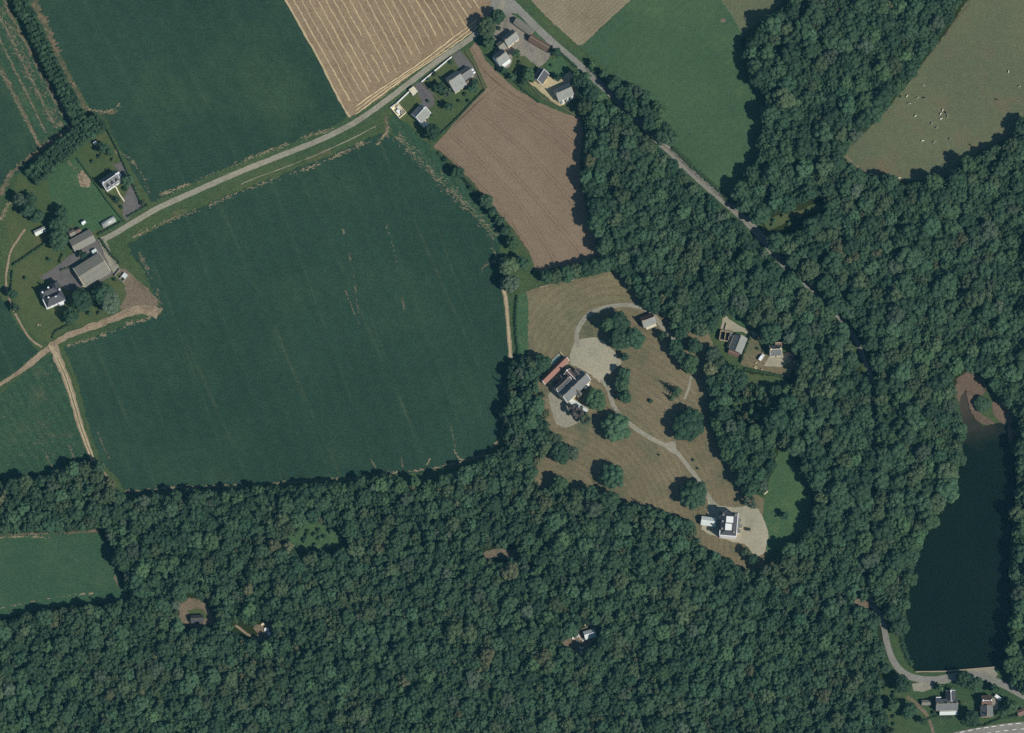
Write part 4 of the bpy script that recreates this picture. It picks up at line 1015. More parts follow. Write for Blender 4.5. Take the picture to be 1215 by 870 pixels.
for i in single:
    x, y, r, key, colr, wd, px, py = pts_all[i]
    kk = key if key[0] != 'c' else 'm3'
    d, lx, ly, nm = min((math.hypot(px - a, py - b_), a, b_, n_) for a, b_, n_ in LM)
    an = math.atan2(-(py - ly), px - lx); dr = DIRS[int(round(an / (math.pi / 4))) % 8]
    dm = d * MPP
    def words(n):
        u_ = 'zero one two three four five six seven eight nine ten eleven twelve thirteen fourteen fifteen sixteen seventeen eighteen nineteen'.split(); t_ = 'x x twenty thirty forty fifty sixty seventy eighty ninety'.split(); n = int(n)
        if n < 20: return u_[n]
        if n < 100: return t_[n // 10] + ('-' + u_[n % 10] if n % 10 else '')
        return u_[n // 100] + '-hundred' + ('-' + words(n % 100) if n % 100 else '')
    for q_ in (5, 2, 1):
        dd_ = max(q_, round(dm / q_) * q_)
        lb = '%s crown in %s, %s metres %s of %s' % (CW[colr], WOODS[wd], words(dd_), dr, nm)
        if lb not in used: break
    used.add(lb)
    tree(0, 0, r * 1.15 / MPP, kk, colr, lb, 'larger crowns of the woods', hs=(0.52 + 0.40 * r / PROTO[kk][0]) * rsw.uniform(0.9, 1.15), rs=rsw, xy=(x, y))
ss = set(single)

# the rest of the canopy: one mass, every tree an instance of a full crown
rest = [t for i, t in enumerate(pts_all) if i not in ss]
kinds = sorted({(t[3], t[4]) for t in rest})
wc = bpy.data.collections.new('woodland_kinds')
for k, cr in kinds:
    R, top, me0, vf, tm = PROTO[k]
    nv = len(tm.vertices)
    vs_ = [tuple(v) for v in vf[0]]; fs_ = list(vf[1]); n0 = len(vs_)
    vs_ += [tuple(v.co) for v in tm.vertices]; fs_ += [tuple(j + n0 for j in p.vertices) for p in tm.polygons]
    me = mesh_from('woodland_tree', vs_, fs_); me.materials.append(LEAF[cr]); me.materials.append(M['bark'])
    mi = [0] * len(vf[1]) + [1] * len(tm.polygons); me.polygons.foreach_set('material_index', mi)
    o = bpy.data.objects.new('%03d_woodland_tree' % kinds.index((k, cr)), me); wc.objects.link(o); o['kind'] = 'stuff'
me = bpy.data.meshes.new('woodland'); me.from_pydata([(t[0], t[1], 0.0) for t in rest], [], [])
ai = me.attributes.new('idx', 'INT', 'POINT'); ar = me.attributes.new('rot', 'FLOAT_VECTOR', 'POINT'); asc = me.attributes.new('scl', 'FLOAT_VECTOR', 'POINT')
ai.data.foreach_set('value', [kinds.index((t[3], t[4])) for t in rest])
rv, sv = [], []
for t in rest:
    s = t[2] / PROTO[t[3]][0]; rv += [rsw.gauss(0, 0.05), rsw.gauss(0, 0.05), rsw.random() * 6.28]; sv += [s * 1.18, s * 1.18, (0.56 + 0.36 * s) * rsw.uniform(0.88, 1.10)]
ar.data.foreach_set('vector', rv); asc.data.foreach_set('vector', sv)
wl = link('woodland', me); tag(wl, 'dense broadleaf canopy filling the woods around the fields and the lake', 'woodland', kind='stuff')
ng = bpy.data.node_groups.new('plant_wood', 'GeometryNodeTree')
ng.interface.new_socket('Geometry', in_out='INPUT', socket_type='NodeSocketGeometry'); ng.interface.new_socket('Geometry', in_out='OUTPUT', socket_type='NodeSocketGeometry')
gi = ng.nodes.new('NodeGroupInput'); go = ng.nodes.new('NodeGroupOutput')
m2p = ng.nodes.new('GeometryNodeMeshToPoints'); iop = ng.nodes.new('GeometryNodeInstanceOnPoints'); ci = ng.nodes.new('GeometryNodeCollectionInfo')
ci.inputs['Collection'].default_value = wc; ci.inputs['Separate Children'].default_value = True; ci.inputs['Reset Children'].default_value = True
def nattr(nm, ty):
    a = ng.nodes.new('GeometryNodeInputNamedAttribute'); a.data_type = ty; a.inputs['Name'].default_value = nm; return a.outputs['Attribute']
ng.links.new(gi.outputs[0], m2p.inputs['Mesh']); ng.links.new(m2p.outputs[0], iop.inputs['Points']); ng.links.new(ci.outputs[0], iop.inputs['Instance'])
iop.inputs['Pick Instance'].default_value = True
ng.links.new(nattr('idx', 'INT'), iop.inputs['Instance Index']); ng.links.new(nattr('rot', 'FLOAT_VECTOR'), iop.inputs['Rotation']); ng.links.new(nattr('scl', 'FLOAT_VECTOR'), iop.inputs['Scale'])
ng.links.new(iop.outputs[0], go.inputs[0])
md = wl.modifiers.new('plant', 'NODES'); md.node_group = ng
print('trees in woods', len(pts_all), 'single', len(single), 'named broadleaf', N_NAMED)

# ------------------------------------------------------------------ buildings
M['slate'] = roof_mat('slate_roof', (106, 112, 114), 0.4, 0.25)
M['slate_dark'] = roof_mat('dark_slate_roof', (72, 79, 86), 0.4, 0.25)
M['slate_pale'] = roof_mat('pale_slate_roof', (130, 136, 134), 0.4, 0.28, lichen=(122, 124, 112))
M['tile_brown'] = roof_mat('brown_tile_roof', (104, 90, 82), 0.4, 0.25)
M['tile_red'] = roof_mat('red_tile_roof', (136, 101, 90), 0.4, 0.22)
M['tile_maroon'] = roof_mat('maroon_tile_roof', (112, 88, 86), 0.4, 0.25)
M['sheet_grey'] = roof_mat('grey_sheet_roof', (120, 122, 116), 1.2, 0.22, lichen=(128, 126, 104))
M['sheet_pale'] = roof_mat('pale_sheet_roof', (196, 206, 202), 1.0, 0.12)
M['roof_cream'] = roof_mat('cream_roof', (206, 200, 176), 1.0, 0.12)
M['white'] = plain_mat('white_render', (240, 236, 220), 0.8, 0.05, k=1.15)
M['cream'] = plain_mat('cream_render', (222, 212, 182), 0.85, 0.07)
M['stone'] = plain_mat('rough_stone', (150, 140, 122), 0.9, 0.2)
M['stone_dark'] = plain_mat('mossy_stone', (112, 108, 94), 0.9, 0.25)
M['block'] = plain_mat('concrete_block', (138, 138, 130), 0.9, 0.15)
M['lead'] = plain_mat('white_flat_roof', (226, 230, 226), 0.7, 0.05)
M['frame'] = plain_mat('window_frame', (225, 225, 220), 0.6, 0.03)
M['door'] = plain_mat('painted_door', (70, 78, 84), 0.6, 0.1)
M['dark'] = plain_mat('dark_void', (46, 48, 50), 0.9, 0.1)
M['timber'] = plain_mat('weathered_timber', (120, 104, 86), 0.9, 0.2)
M['metal'] = plain_mat('galvanised_metal', (160, 165, 168), 0.45, 0.1, metal=0.5)
b = NB('window_glass'); b.b.inputs['Roughness'].default_value = 0.05; b.b.inputs['Specular IOR Level'].default_value = 0.6; M['glass'] = b.out((0.02, 0.025, 0.03, 1))
b = NB('greenhouse_skin'); b.b.inputs['Roughness'].default_value = 0.25; b.b.inputs['Specular IOR Level'].default_value = 0.5
M['poly'] = b.out(b.mix(b.ramp(b.noise(0.5, 4, 0.7), [(0.3, 0.0), (0.7, 1.0)]), alb((140, 150, 146)), alb((176, 182, 176))))

WIN = {}
def win_mesh():
    if not WIN:
        f = MB()   # frame ring, facing -y
        w_, h_, t = 1.1, 1.3, 0.12
        f.box((-w_ / 2 + t / 2, 0, 0), (t, 0.12, h_)); f.box((w_ / 2 - t / 2, 0, 0), (t, 0.12, h_)); f.box((0, 0, h_ / 2 - t / 2), (w_ - 2 * t, 0.12, t)); f.box((0, 0, -h_ / 2 + t / 2), (w_ - 2 * t, 0.12, t)); f.box((0, 0, 0), (0.06, 0.1, h_ - 2 * t))
        WIN['f'] = f.mesh('window', M['frame']); p = MB(); p.box((0, 0.02, 0), (w_ - 2 * t, 0.04, h_ - 2 * t)); WIN['p'] = p.mesh('pane', M['glass'])
        d = MB(); d.box((0, 0, 0), (1.0, 0.14, 2.05)); WIN['d'] = d.mesh('door', M['door']); k = MB(); k.box((0.36, -0.1, 0), (0.08, 0.08, 0.12)); WIN['k'] = k.mesh('handle', M['metal'])
    return WIN


def window(parent, x, y, z, rz, s=1.0):
    W = win_mesh(); o = link('window', W['f'], parent); o.location = (x, y, z); o.rotation_euler = (0, 0, rz); o.scale = (s, 1, s); link('pane', W['p'], o)


def door(parent, x, y, rz):
    W = win_mesh(); o = link('door', W['d'], parent); o.location = (x, y, 1.03); o.rotation_euler = (0, 0, rz); link('handle', W['k'], o)


def chimney(parent, x, y, z, mat=None, s=0.9, h=1.4):
    m = MB(); m.box((x, y, z + h / 2), (s, s * 0.75, h)); m.box((x, y, z + h + 0.08), (s * 1.2, s * 0.95, 0.16))
    o = m.build('chimney', mat or M['stone'], parent)
    p = MB(); limb(p, (x - s * 0.2, y, z + h + 0.15), (x - s * 0.2, y, z + h + 0.6), 0.13, 0.11, 8); limb(p, (x + s * 0.2, y, z + h + 0.15), (x + s * 0.2, y, z + h + 0.6), 0.13, 0.11, 8)
    return o


def gable_block(e, cx, cy, L, W, ev, rg, wallm, roofm, rz=0.0, z0=0.0, over=0.35, hip=0.0, ridge_off=0.0, wins=(0, 0), two=True, chim=(), chm=None, verge=None, name_w='wall', name_r='roof', doors=0, th=0.22, roofm2=None):
    """one roofed range; x along the ridge. Walls with gables, a roof of real thickness, ridge cap, windows, doors, chimneys."""
    rg = ev + (rg - ev) * 1.15
    ca, sa = math.cos(rz), math.sin(rz)
    def T(p): return (cx + p[0] * ca - p[1] * sa, cy + p[0] * sa + p[1] * ca, z0 + p[2])
    hl, hw = L / 2, W / 2; yo = ridge_off * W
    wl_ = MB()
    if hip: pr = [(-hl, -hw), (hl, -hw), (hl, hw), (-hl, hw)]; wl_.add([T((x, y, z)) for z in (0, ev) for x, y in pr], [(0, 1, 5, 4), (1, 2, 6, 5), (2, 3, 7, 6), (3, 0, 4, 7), (4, 5, 6, 7)])
    else:
        pr = [(-hw, 0), (hw, 0), (hw, ev), (yo, rg - 0.05), (-hw, ev)]
        wl_.add([T((-hl, y, z)) for y, z in pr] + [T((hl, y, z)) for y, z in pr], [(0, 4, 3, 2, 1), (5, 6, 7, 8, 9), (0, 5, 9, 4), (1, 2, 7, 6)])
    wl_.build(name_w, wallm, e)
    rf = MB(); rf2 = MB(); ho = hl + over; wo_ = hw + over
    drop = over * (rg - ev) / hw
    for sgn in (-1, 1):
        ye = sgn * wo_; ze = ev - drop + 0.02; xr = ho - (hip * (hw + over) if hip else 0.0)
        a, b_, c, d = (-ho, ye, ze), (ho, ye, ze), (xr, yo, rg), (-xr, yo, rg)
        vs = [a, b_, c, d, (a[0], a[1], a[2] + th), (b_[0], b_[1], b_[2] + th), (c[0], c[1], c[2] + th), (d[0], d[1], d[2] + th)]
        (rf2 if (roofm2 and sgn < 0) else rf).add([T(v_) for v_ in vs], [(4, 5, 6, 7), (3, 2, 1, 0), (0, 1, 5, 4), (1, 2, 6, 5), (2, 3, 7, 6), (3, 0, 4, 7)])
        if hip:
            xe = sgn * ho; xi = sgn * xr
            rf.add([T(v_) for v_ in ((xe, -wo_, ze), (xe, wo_, ze), (xi, yo, rg), (xe, -wo_, ze + th), (xe, wo_, ze + th), (xi, yo, rg + th))], [(3, 4, 5), (2, 1, 0), (0, 1, 4, 3), (1, 2, 5, 4), (2, 0, 3, 5)])
    if roofm2:
        r2 = rf2.build('front_roof', roofm2, e); bm = bmesh.new(); bm.from_mesh(r2.data); bmesh.ops.recalc_face_normals(bm, faces=bm.faces); bm.to_mesh(r2.data); bm.free()
    ro = rf.build(name_r, roofm, e)
    bm = bmesh.new(); bm.from_mesh(ro.data); bmesh.ops.recalc_face_normals(bm, faces=bm.faces); bm.to_mesh(ro.data); bm.free()
    xr = ho - (hip * (hw + over) if hip else 0.0)
    if xr > 0.3:
        rc = MB(); rc.box((0, 0, 0), (2 * xr - 0.1, 0.32, 0.16))
        o = rc.build('ridge_cap', chm or roofm, ro); o.location = T((0, yo, rg + th + 0.05)); o.rotation_euler = (0, 0, rz)
    if verge is not None and not hip:
        for sx in (-1, 1):
            for sgn in (-1, 1):
                v_ = MB(); y0, z_0, y1, z1 = sgn * wo_, ev - drop + 0.02, yo, rg
                x0, x1 = sx * (ho + 0.03) - 0.12, sx * (ho + 0.03) + 0.12
                v_.add([T(p) for p in ((x0, y0, z_0 - 0.1), (x1, y0, z_0 - 0.1), (x1, y1, z1 - 0.1), (x0, y1, z1 - 0.1), (x0, y0, z_0 + th + 0.12), (x1, y0, z_0 + th + 0.12), (x1, y1, z1 + th + 0.12), (x0, y1, z1 + th + 0.12))],
                       [(4, 5, 6, 7), (3, 2, 1, 0), (0, 1, 5, 4), (1, 2, 6, 5), (2, 3, 7, 6), (3, 0, 4, 7)])
                v_.build('verge', verge, ro)
    for x in chim:
        q = T((x, yo, rg - 0.35)); chimney(ro, q[0], q[1], q[2], chm)
    for side, n in ((-1, wins[0]), (1, wins[1])):
        for k in range(n):
            x = -hl + L * (k + 0.5) / n
            for z in ([1.5, 4.1] if (two and ev > 4.6) else [1.5]):
                if doors and side == -1 and k == n // 2 and z < 2: continue
                q = T((x, side * (hw + 0.03), z)); window(e, q[0], q[1], q[2], rz + (0 if side < 0 else math.pi))
    if doors:
        n = max(1, wins[0]); q = T((-hl + L * (n // 2 + 0.5) / n, -hw - 0.04, 0)); door(e, q[0], q[1], rz)
    return ro


def skylights(ro, pts, ev, rg, W, s=0.9):
    for x, f in pts:
        y = -W / 2 * f; z = rg - (rg - ev) * f + 0.3
        m = MB(); m.box((0, 0, 0), (s, s * 1.2, 0.1)); o = m.build('skylight', M['frame'], ro); o.location = (x, y, z); o.rotation_euler = (math.atan2(rg - ev, W / 2), 0, 0)
        m = MB(); m.box((0, 0, 0.03), (s * 0.8, s, 0.1)); m.build('pane', M['glass'], o)


def dormers(e, xs, L, W, ev, rg, wallm, roofm):
    for x in xs:
        h = (rg - ev) * 0.72; yb = -W / 2 * 0.25; yf = -W / 2 * 0.92
        m = MB(); m.add([(x - 0.8, yf, ev + 0.2), (x + 0.8, yf, ev + 0.2), (x + 0.8, yf, ev + h), (x, yf, ev + h + 0.7), (x - 0.8, yf, ev + h), (x - 0.8, yb, ev + 0.6), (x + 0.8, yb, ev + 0.6), (x + 0.8, yb, ev + h), (x, yb, ev + h + 0.7), (x - 0.8, yb, ev + h)],
                        [(0, 1, 2, 3, 4), (0, 4, 9, 5), (1, 6, 7, 2), (5, 9, 8, 7, 6)])
        d = m.build('dormer', wallm, e)
        r = MB()
        for sg in (-1, 1):
            r.add([(x + sg * 1.05, yf - 0.2, ev + h - 0.1), (x, yf - 0.2, ev + h + 0.82), (x, yb + 0.6, ev + h + 0.82), (x + sg * 1.05, yb, ev + h - 0.1), (x + sg * 1.05, yf - 0.2, ev + h - 0.25), (x, yf - 0.2, ev + h + 0.67), (x, yb + 0.6, ev + h + 0.67), (x + sg * 1.05, yb, ev + h - 0.25)],
                  [(0, 1, 2, 3), (7, 6, 5, 4), (0, 4, 5, 1), (1, 5, 6, 2), (2, 6, 7, 3), (3, 7, 4, 0)])
        r.build('dormer_roof', roofm, d)
        window(e, x, yf - 0.03, ev + h * 0.55 + 0.2, 0, 0.85)


def site(name, px, py, ang, label, cat, zc=4.5, group=None):
    q = P(px, py, zc); e = empty(name, (q.x, q.y, 0.1), math.radians(ang)); tag(e, label, cat, group); return e


# farm in the west
e = site('dormer_house', 131, 214, 34, 'slate-roofed white house with three front dormers beside a tarmac drive', 'house', 5)
ro = gable_block(e, 0, 0, 12.0, 8.4, 4.6, 8.2, M['white'], M['slate'], wins=(4, 3), doors=1, chim=(-5.4, 5.4), chm=M['white'], verge=M['white'])
dormers(e, (-3.6, 0, 3.6), 12, 8.4, 4.6, 8.2, M['white'], M['slate_dark'])
m = MB(); m.box((0, 0, 1.3), (2.6, 3.0, 2.6)); m.box((0, 0, 2.7), (2.9, 3.3, 0.2)); o = m.build('porch', M['white'], e); o.location = (7.2, 0.8, 0)

e = site('farmhouse', 62, 350, 24, 'white two-storey farmhouse with hipped slate roofs and white chimneys', 'house', 6)
gable_block(e, 0.3, -2.6, 13.6, 7.6, 5.8, 8.8, M['white'], M['slate_dark'], hip=0.9, wins=(4, 0), doors=1, chm=M['slate_dark'])
ro = gable_block(e, -1.2, 3.4, 12.0, 6.2, 5.7, 8.3, M['white'], M['slate_dark'], hip=0.9, wins=(0, 4), chm=M['slate_dark'], rz=0.0)
gable_block(e, 4.6, 4.6, 7.0, 5.2, 5.6, 8.0, M['white'], M['slate_dark'], hip=0.9, rz=math.pi / 2, chm=M['slate_dark'], wins=(2, 0))
for x, y in ((-5.6, 3.6), (-0.5, 5.0), (-3.2, -1.6), (1.8, -3.0), (6.2, 0.6)): chimney(ro, x, y, 7.2, M['white'], 1.0, 2.0)
m = MB(); n_ = 10
bayv = [(3.4 + 2.3 * math.cos(math.pi + math.pi * k / n_), -6.4 + 2.0 * math.sin(math.pi + math.pi * k / n_)) for k in range(n_ + 1)]
m.add([(x, y, z) for z in (0, 5.2) for x, y in bayv], [(k, k + 1, n_ + 2 + k, n_ + 1 + k) for k in range(n_)] + [tuple(range(n_ + 1, 2 * n_ + 2))])
m.build('bay_front', M['white'], e)
m = MB(); m.box((-7.2, -1.0, 2.6), (0.9, 10.5, 5.2)); m.build('side_wall', M['white'], e)

e = site('barn', 109, 320, 32, 'big grey sheet-roofed barn in the farmyard', 'barn', 5)
gable_block(e, 0, 0, 20.8, 15.2, 4.4, 6.6, M['block'], M['sheet_grey'], wins=(0, 0), chm=M['block'], th=0.15, verge=M['cream'])
m = MB(); m.box((10.5, -2, 2.0), (0.16, 5.0, 4.0)); m.build('sliding_door', M['metal'], e)
e = site('long_shed', 97.5, 285, 28, 'long shed with pale front roof slope by the lane end', 'shed', 3.4)
gable_block(e, 0, 0, 16.5, 8.6, 2.8, 4.6, M['block'], M['sheet_grey'], wins=(4, 0), ridge_off=-0.12, chm=M['block'])
e = site('polytunnel', 128.5, 263, 28, 'translucent polytunnel behind the lane hedge', 'polytunnel', 1.5)
m = MB(); n_ = 10; prof = [(2.3 * math.cos(math.pi * k / n_), 2.4 * math.sin(math.pi * k / n_)) for k in range(n_ + 1)]
m.add([(x, y, z) for x in (-5.2, 5.2) for y, z in prof], [(k, n_ + 1 + k, n_ + 2 + k, k + 1) for k in range(n_)] + [tuple(range(n_ + 1)), tuple(range(n_ + 1, 2 * n_ + 2))[::-1]])
m.build('cover', M['poly'], e, True)
for i in range(6):
    m = MB(); x = -5.2 + i * 2.08
    for k in range(n_): limb(m, (x, prof[k][0] * 1.015, prof[k][1] * 1.015), (x, prof[k + 1][0] * 1.015, prof[k + 1][1] * 1.015), 0.04, 0.04, 4)
    m.build('hoop', M['metal'], e)


def small_shed(px, py, ang, L, W, h, roofm, wallm, label, name='shed', flat=False, cat='shed', rise=0.8, wins=1):
    e = site(name, px, py, ang, label, cat, h)
    if flat:
        m = MB(); m.box((0, 0, h / 2), (L, W, h)); m.build('wall', wallm, e)
        m = MB(); m.box((0, 0, h + 0.1), (L + 0.4, W + 0.4, 0.18)); r = m.build('roof', roofm, e)
        if wins: window(e, -L * 0.2, -W / 2 - 0.03, h * 0.55, 0, 0.8); door(e, L * 0.25, -W / 2 - 0.04, 0)
        return e
    gable_block(e, 0, 0, L, W, h, h + rise, wallm, roofm, wins=(wins, wins), two=False, chm=wallm, over=0.25, th=0.14, doors=0)
    if L > 2.5: door(e, L * 0.3, -W / 2 - 0.05, 0)
    return e


small_shed(47.4, 274.3, 25, 7.8, 3.2, 2.4, M['sheet_pale'], M['cream'], 'white-roofed shed in the western farm paddock')
small_shed(85.5, 276.5, 28, 4.0, 3.6, 2.2, M['sheet_grey'], M['timber'], 'small grey shed west of the paddock hut row by the tall tree')
small_shed(92.2, 273.6, 28, 4.2, 2.6, 2.2, M['tile_brown'], M['timber'], 'small brown lean-to behind the long farm shed')
small_shed(98.9, 263.8, 30, 2.6, 2.2, 2.0, M['sheet_pale'], M['white'], 'tiny white hut alone in the green paddock')
small_shed(112.2, 298.6, 28, 3.2, 2.6, 2.2, M['sheet_pale'], M['white'], 'small pale-roofed hut at the north corner of the barn', flat=True)
small_shed(112.6, 169.3, 30, 2.0, 1.8, 1.9, M['sheet_pale'], M['white'], 'tiny white hut at the top of the dormer-house garden')
e = site('stone_pen', 144, 327, -38, 'roofless walled pen at the end of the farm drive', 'pen', 1)
for c, d in (((-3.6, 0, 0.8), (0.4, 6.4, 1.6)), ((3.6, 0, 0.8), (0.4, 6.4, 1.6)), ((0, 3.0, 0.8), (6.8, 0.4, 1.6)), ((0.4, -3.0, 0.8), (6.0, 0.4, 1.6)), ((0.4, 0, 0.7), (0.35, 5.6, 1.4))):
    MB().box(c, d).build('pen_wall', M['block'], e)
MB().box((2.1, 1.2, 1.75), (3.2, 3.4, 0.12)).build('pen_roof', M['sheet_pale'], e)

# hamlet at the junction
e = site('detached_house', 541, 96, 35, 'grey-roofed house with a wide front slope and side wing in the hamlet', 'house', 5)
ro = gable_block(e, 0, 0, 9.6, 12.0, 3.2, 7.2, M['cream'], M['slate_pale'], wins=(3, 3), doors=1, ridge_off=0.12, chim=(-4.2,), chm=M['stone'])
skylights(ro, ((-2.0, 0.5), (2.2, 0.6)), 3.2, 7.2, 12.0)
gable_block(e, 8.6, 0.6, 9.0, 7.4, 2.9, 5.4, M['cream'], M['slate'], wins=(2, 2), rz=0.0, chm=M['stone'], two=False)
gable_block(e, 6.4, -4.6, 6.4, 3.4, 2.5, 3.6, M['cream'], M['tile_brown'], wins=(2, 0), chm=M['stone'], two=False)
e = site('bungalow', 499.5, 134.5, 47, 'white bungalow with grey roof and cream sunroom, tarmac drive behind', 'house', 4)
ro = gable_block(e, 0, 0, 9.4, 9.6, 3.0, 6.2, M['white'], M['slate_pale'], wins=(3, 3), doors=1, chim=(3.4,), chm=M['white'], verge=M['white'])
skylights(ro, ((-1.5, 0.45), (1.6, 0.5)), 3.0, 6.2, 9.6, 0.7)
gable_block(e, -3.4, -6.6, 4.2, 3.8, 2.4, 3.0, M['cream'], M['roof_cream'], rz=math.pi / 2, chm=M['white'], two=False, wins=(1, 1))
small_shed(490.3, 107.6, 36, 4.0, 4.4, 2.4, M['roof_cream'], M['white'], 'square cream-roofed garage at the bungalow drive entrance', 'garage', True, 'garage')
e = site('glass_frame_shed', 473, 131, -50, 'cream framed enclosure with two white boxes at the lane corner', 'shed', 1.6)
for c, d in (((-4.4, 0, 0.8), (0.3, 6.4, 1.6)), ((4.4, 0, 0.8), (0.3, 6.4, 1.6)), ((0, 3.1, 0.8), (8.5, 0.3, 1.6)), ((0, -3.1, 0.8), (8.5, 0.3, 1.6))): MB().box(c, d).build('low_wall', M['cream'], e)
for x, y, mt in ((0.6, -0.6, 'white'), (-1.4, 1.4, 'roof_cream'), (2.6, 0.9, 'block')):
    MB().box((x, y, 1.1), (2.6, 2.4, 2.2)).build('box_shed', M[mt], e)
MB().box((0, 0, 0.12), (8.4, 6.1, 0.12)).build('slab', M['cream'], e)

e = site('white_gable_house', 594.6, 68, 38, 'house with bright white front slope at the harvested field corner', 'house', 5)
gable_block(e, 0, 0, 8.2, 8.0, 4.6, 7.6, M['white'], M['slate_pale'], wins=(3, 2), doors=1, chim=(-3.6, 3.6), chm=M['stone'])
gable_block(e, 0.6, -4.7, 6.6, 2.2, 3.4, 4.2, M['white'], M['sheet_pale'], chm=M['white'], two=False, wins=(3, 0))
e = site('farm_cottage', 605.5, 45, 38, 'pale grey-roofed cottage in the middle of the hamlet yard', 'house', 5)
gable_block(e, 0, 0, 9.6, 7.4, 4.4, 7.2, M['cream'], M['slate_pale'], wins=(4, 3), doors=1, chim=(-4.2, 4.2), chm=M['stone'])
gable_block(e, -7.6, 0.2, 5.2, 5.6, 2.8, 4.4, M['stone'], M['sheet_grey'], wins=(1, 1), two=False, chm=M['stone'])
e = site('cart_shed', 621.5, 31.5, -36, 'narrow grey-roofed shed nearest the road junction', 'shed', 3)
gable_block(e, 0, 0, 14.4, 4.6, 2.8, 4.2, M['stone'], M['sheet_grey'], wins=(3, 2), two=False, chm=M['stone'])
e = site('cart_shed', 640, 51, -31, 'narrow dark-roofed shed at the yard entrance', 'shed', 3)
gable_block(e, 0, 0, 15.0, 5.0, 2.8, 4.4, M['stone'], M['tile_brown'], wins=(3, 2), two=False, chm=M['stone'])
e = site('slate_house', 641.6, 90, 57, 'slate house with two even roof slopes and a white ridge line', 'house', 4)
gable_block(e, 0, 0, 8.2, 8.2, 3.2, 6.0, M['cream'], M['slate_dark'], wins=(2, 2), doors=1, chm=M['white'], verge=M['frame'], two=False)
e = site('cream_house', 669, 109, 24, 'white house with roof windows standing on a cream gravel court', 'house', 5)
ro = gable_block(e, 0, 0, 11.4, 8.6, 4.2, 7.6, M['cream'], M['slate_pale'], wins=(4, 3), doors=1, chim=(-5.1,), chm=M['stone'])
skylights(ro, ((-3.4, 0.5), (-0.6, 0.5), (2.2, 0.5), (4.2, 0.45)), 4.2, 7.6, 8.6, 0.9)
for x in (-3.4, 0.4, 3.8):
    gable_block(e, x, -4.9, 2.6, 2.0, 2.5, 3.4, M['white'], M['sheet_pale'], rz=math.pi / 2, chm=M['white'], two=False)
small_shed(678.6, 101.5, 24, 2.4, 4.0, 2.0, M['slate_dark'], M['timber'], 'small dark hut beside the cream gravel court', rise=0.5, wins=0)

# the mansion
e = site('mansion', 682, 458.5, 44, 'large mansion of parallel slate ranges beside the gravel court', 'mansion', 8)
gable_block(e, 0, 0, 22.5, 8.6, 7.0, 10.4, M['cream'], M['slate'], wins=(7, 3), doors=1, chim=(-10.6, -3, 3.5, 10.6), chm=M['stone'], verge=M['white'])
gable_block(e, -4.6, 7.2, 12.5, 5.8, 6.0, 8.8, M['cream'], M['slate_dark'], wins=(0, 4), chim=(-5.8, 5.0), chm=M['stone'], verge=M['white'])
gable_block(e, 3.6, 7.2, 8.6, 5.6, 5.8, 8.0, M['stone'], M['tile_brown'], rz=math.pi / 2, wins=(2, 0), chim=(4.6,), chm=M['white'], verge=M['white'])
gable_block(e, 8.0, 6.0, 3.8, 5.0, 6.2, 8.6, M['cream'], M['slate_dark'], rz=math.pi / 2, chm=M['stone'])
gable_block(e, -1.0, -4.9, 4.2, 3.0, 6.6, 8.8, M['cream'], M['slate'], rz=math.pi / 2, wins=(0, 0), chm=M['stone'])
for k, x in enumerate((6.0, 8.4)): MB().box((x, -4.9, 1.6), (1.8, 1.4, 3.2)).build('bay_window', M['white'], e)
MB().box((-0.9, 12.2, 1.4), (0.4, 3.4, 2.8)).build('screen_wall', M['white'], e)
e = site('terrace_wing', 686.5, 481.5, -34, 'low white terrace wing running from the mansion corner', 'building', 3)
gable_block(e, 0, 0, 14.0, 3.2, 2.8, 3.6, M['white'], M['sheet_pale'], wins=(5, 0), two=False, chm=M['white'])
for x in (-4.2, 0, 4.2): MB().box((x, -2.3, 1.2), (2.8, 1.2, 0.14)).build('canopy', M['lead'], e)
e = site('stable_range', 658.5, 439, 44.5, 'long narrow red-tiled outbuilding northwest of the mansion', 'outbuilding', 4)
gable_block(e, 0, 0, 23.5, 4.2, 3.0, 4.4, M['white'], M['tile_red'], wins=(8, 0), two=False, chm=M['tile_red'], ridge_off=0.1, verge=M['white'])
MB().box((6.2, 5.6, 0.3), (9.5, 3.2, 0.5)).build('pool_surround', M['block'], e)
b = NB('pool_water'); b.b.inputs['Roughness'].default_value = 0.05; M['pool'] = b.out((0.02, 0.14, 0.16, 1))
MB().box((6.2, 5.6, 0.56), (6.4, 1.0, 0.04)).build('pool', M['pool'], e)
MB().box((11.8, 4.4, 1.0), (0.3, 4.6, 2.0)).build('end_wall', M['cream'], e)
e = site('lodge', 769, 380, 22, 'small lodge with maroon back roof and pale front roof beside the drive', 'lodge', 4)
gable_block(e, 0, 0, 9.0, 7.4, 3.4, 6.2, M['stone'], M['tile_maroon'], wins=(3, 2), doors=1, chm=M['stone'], two=False, chim=(-4.0,), roofm2=M['slate_pale'])
MB().box((0.5, -4.6, 2.6), (7.6, 2.2, 0.14)).build('veranda_roof', M['roof_cream'], e)
for x in (-3.0, 0.5, 4.0): MB().box((x, -5.5, 1.25), (0.16, 0.16, 2.5)).build('post', M['timber'], e)

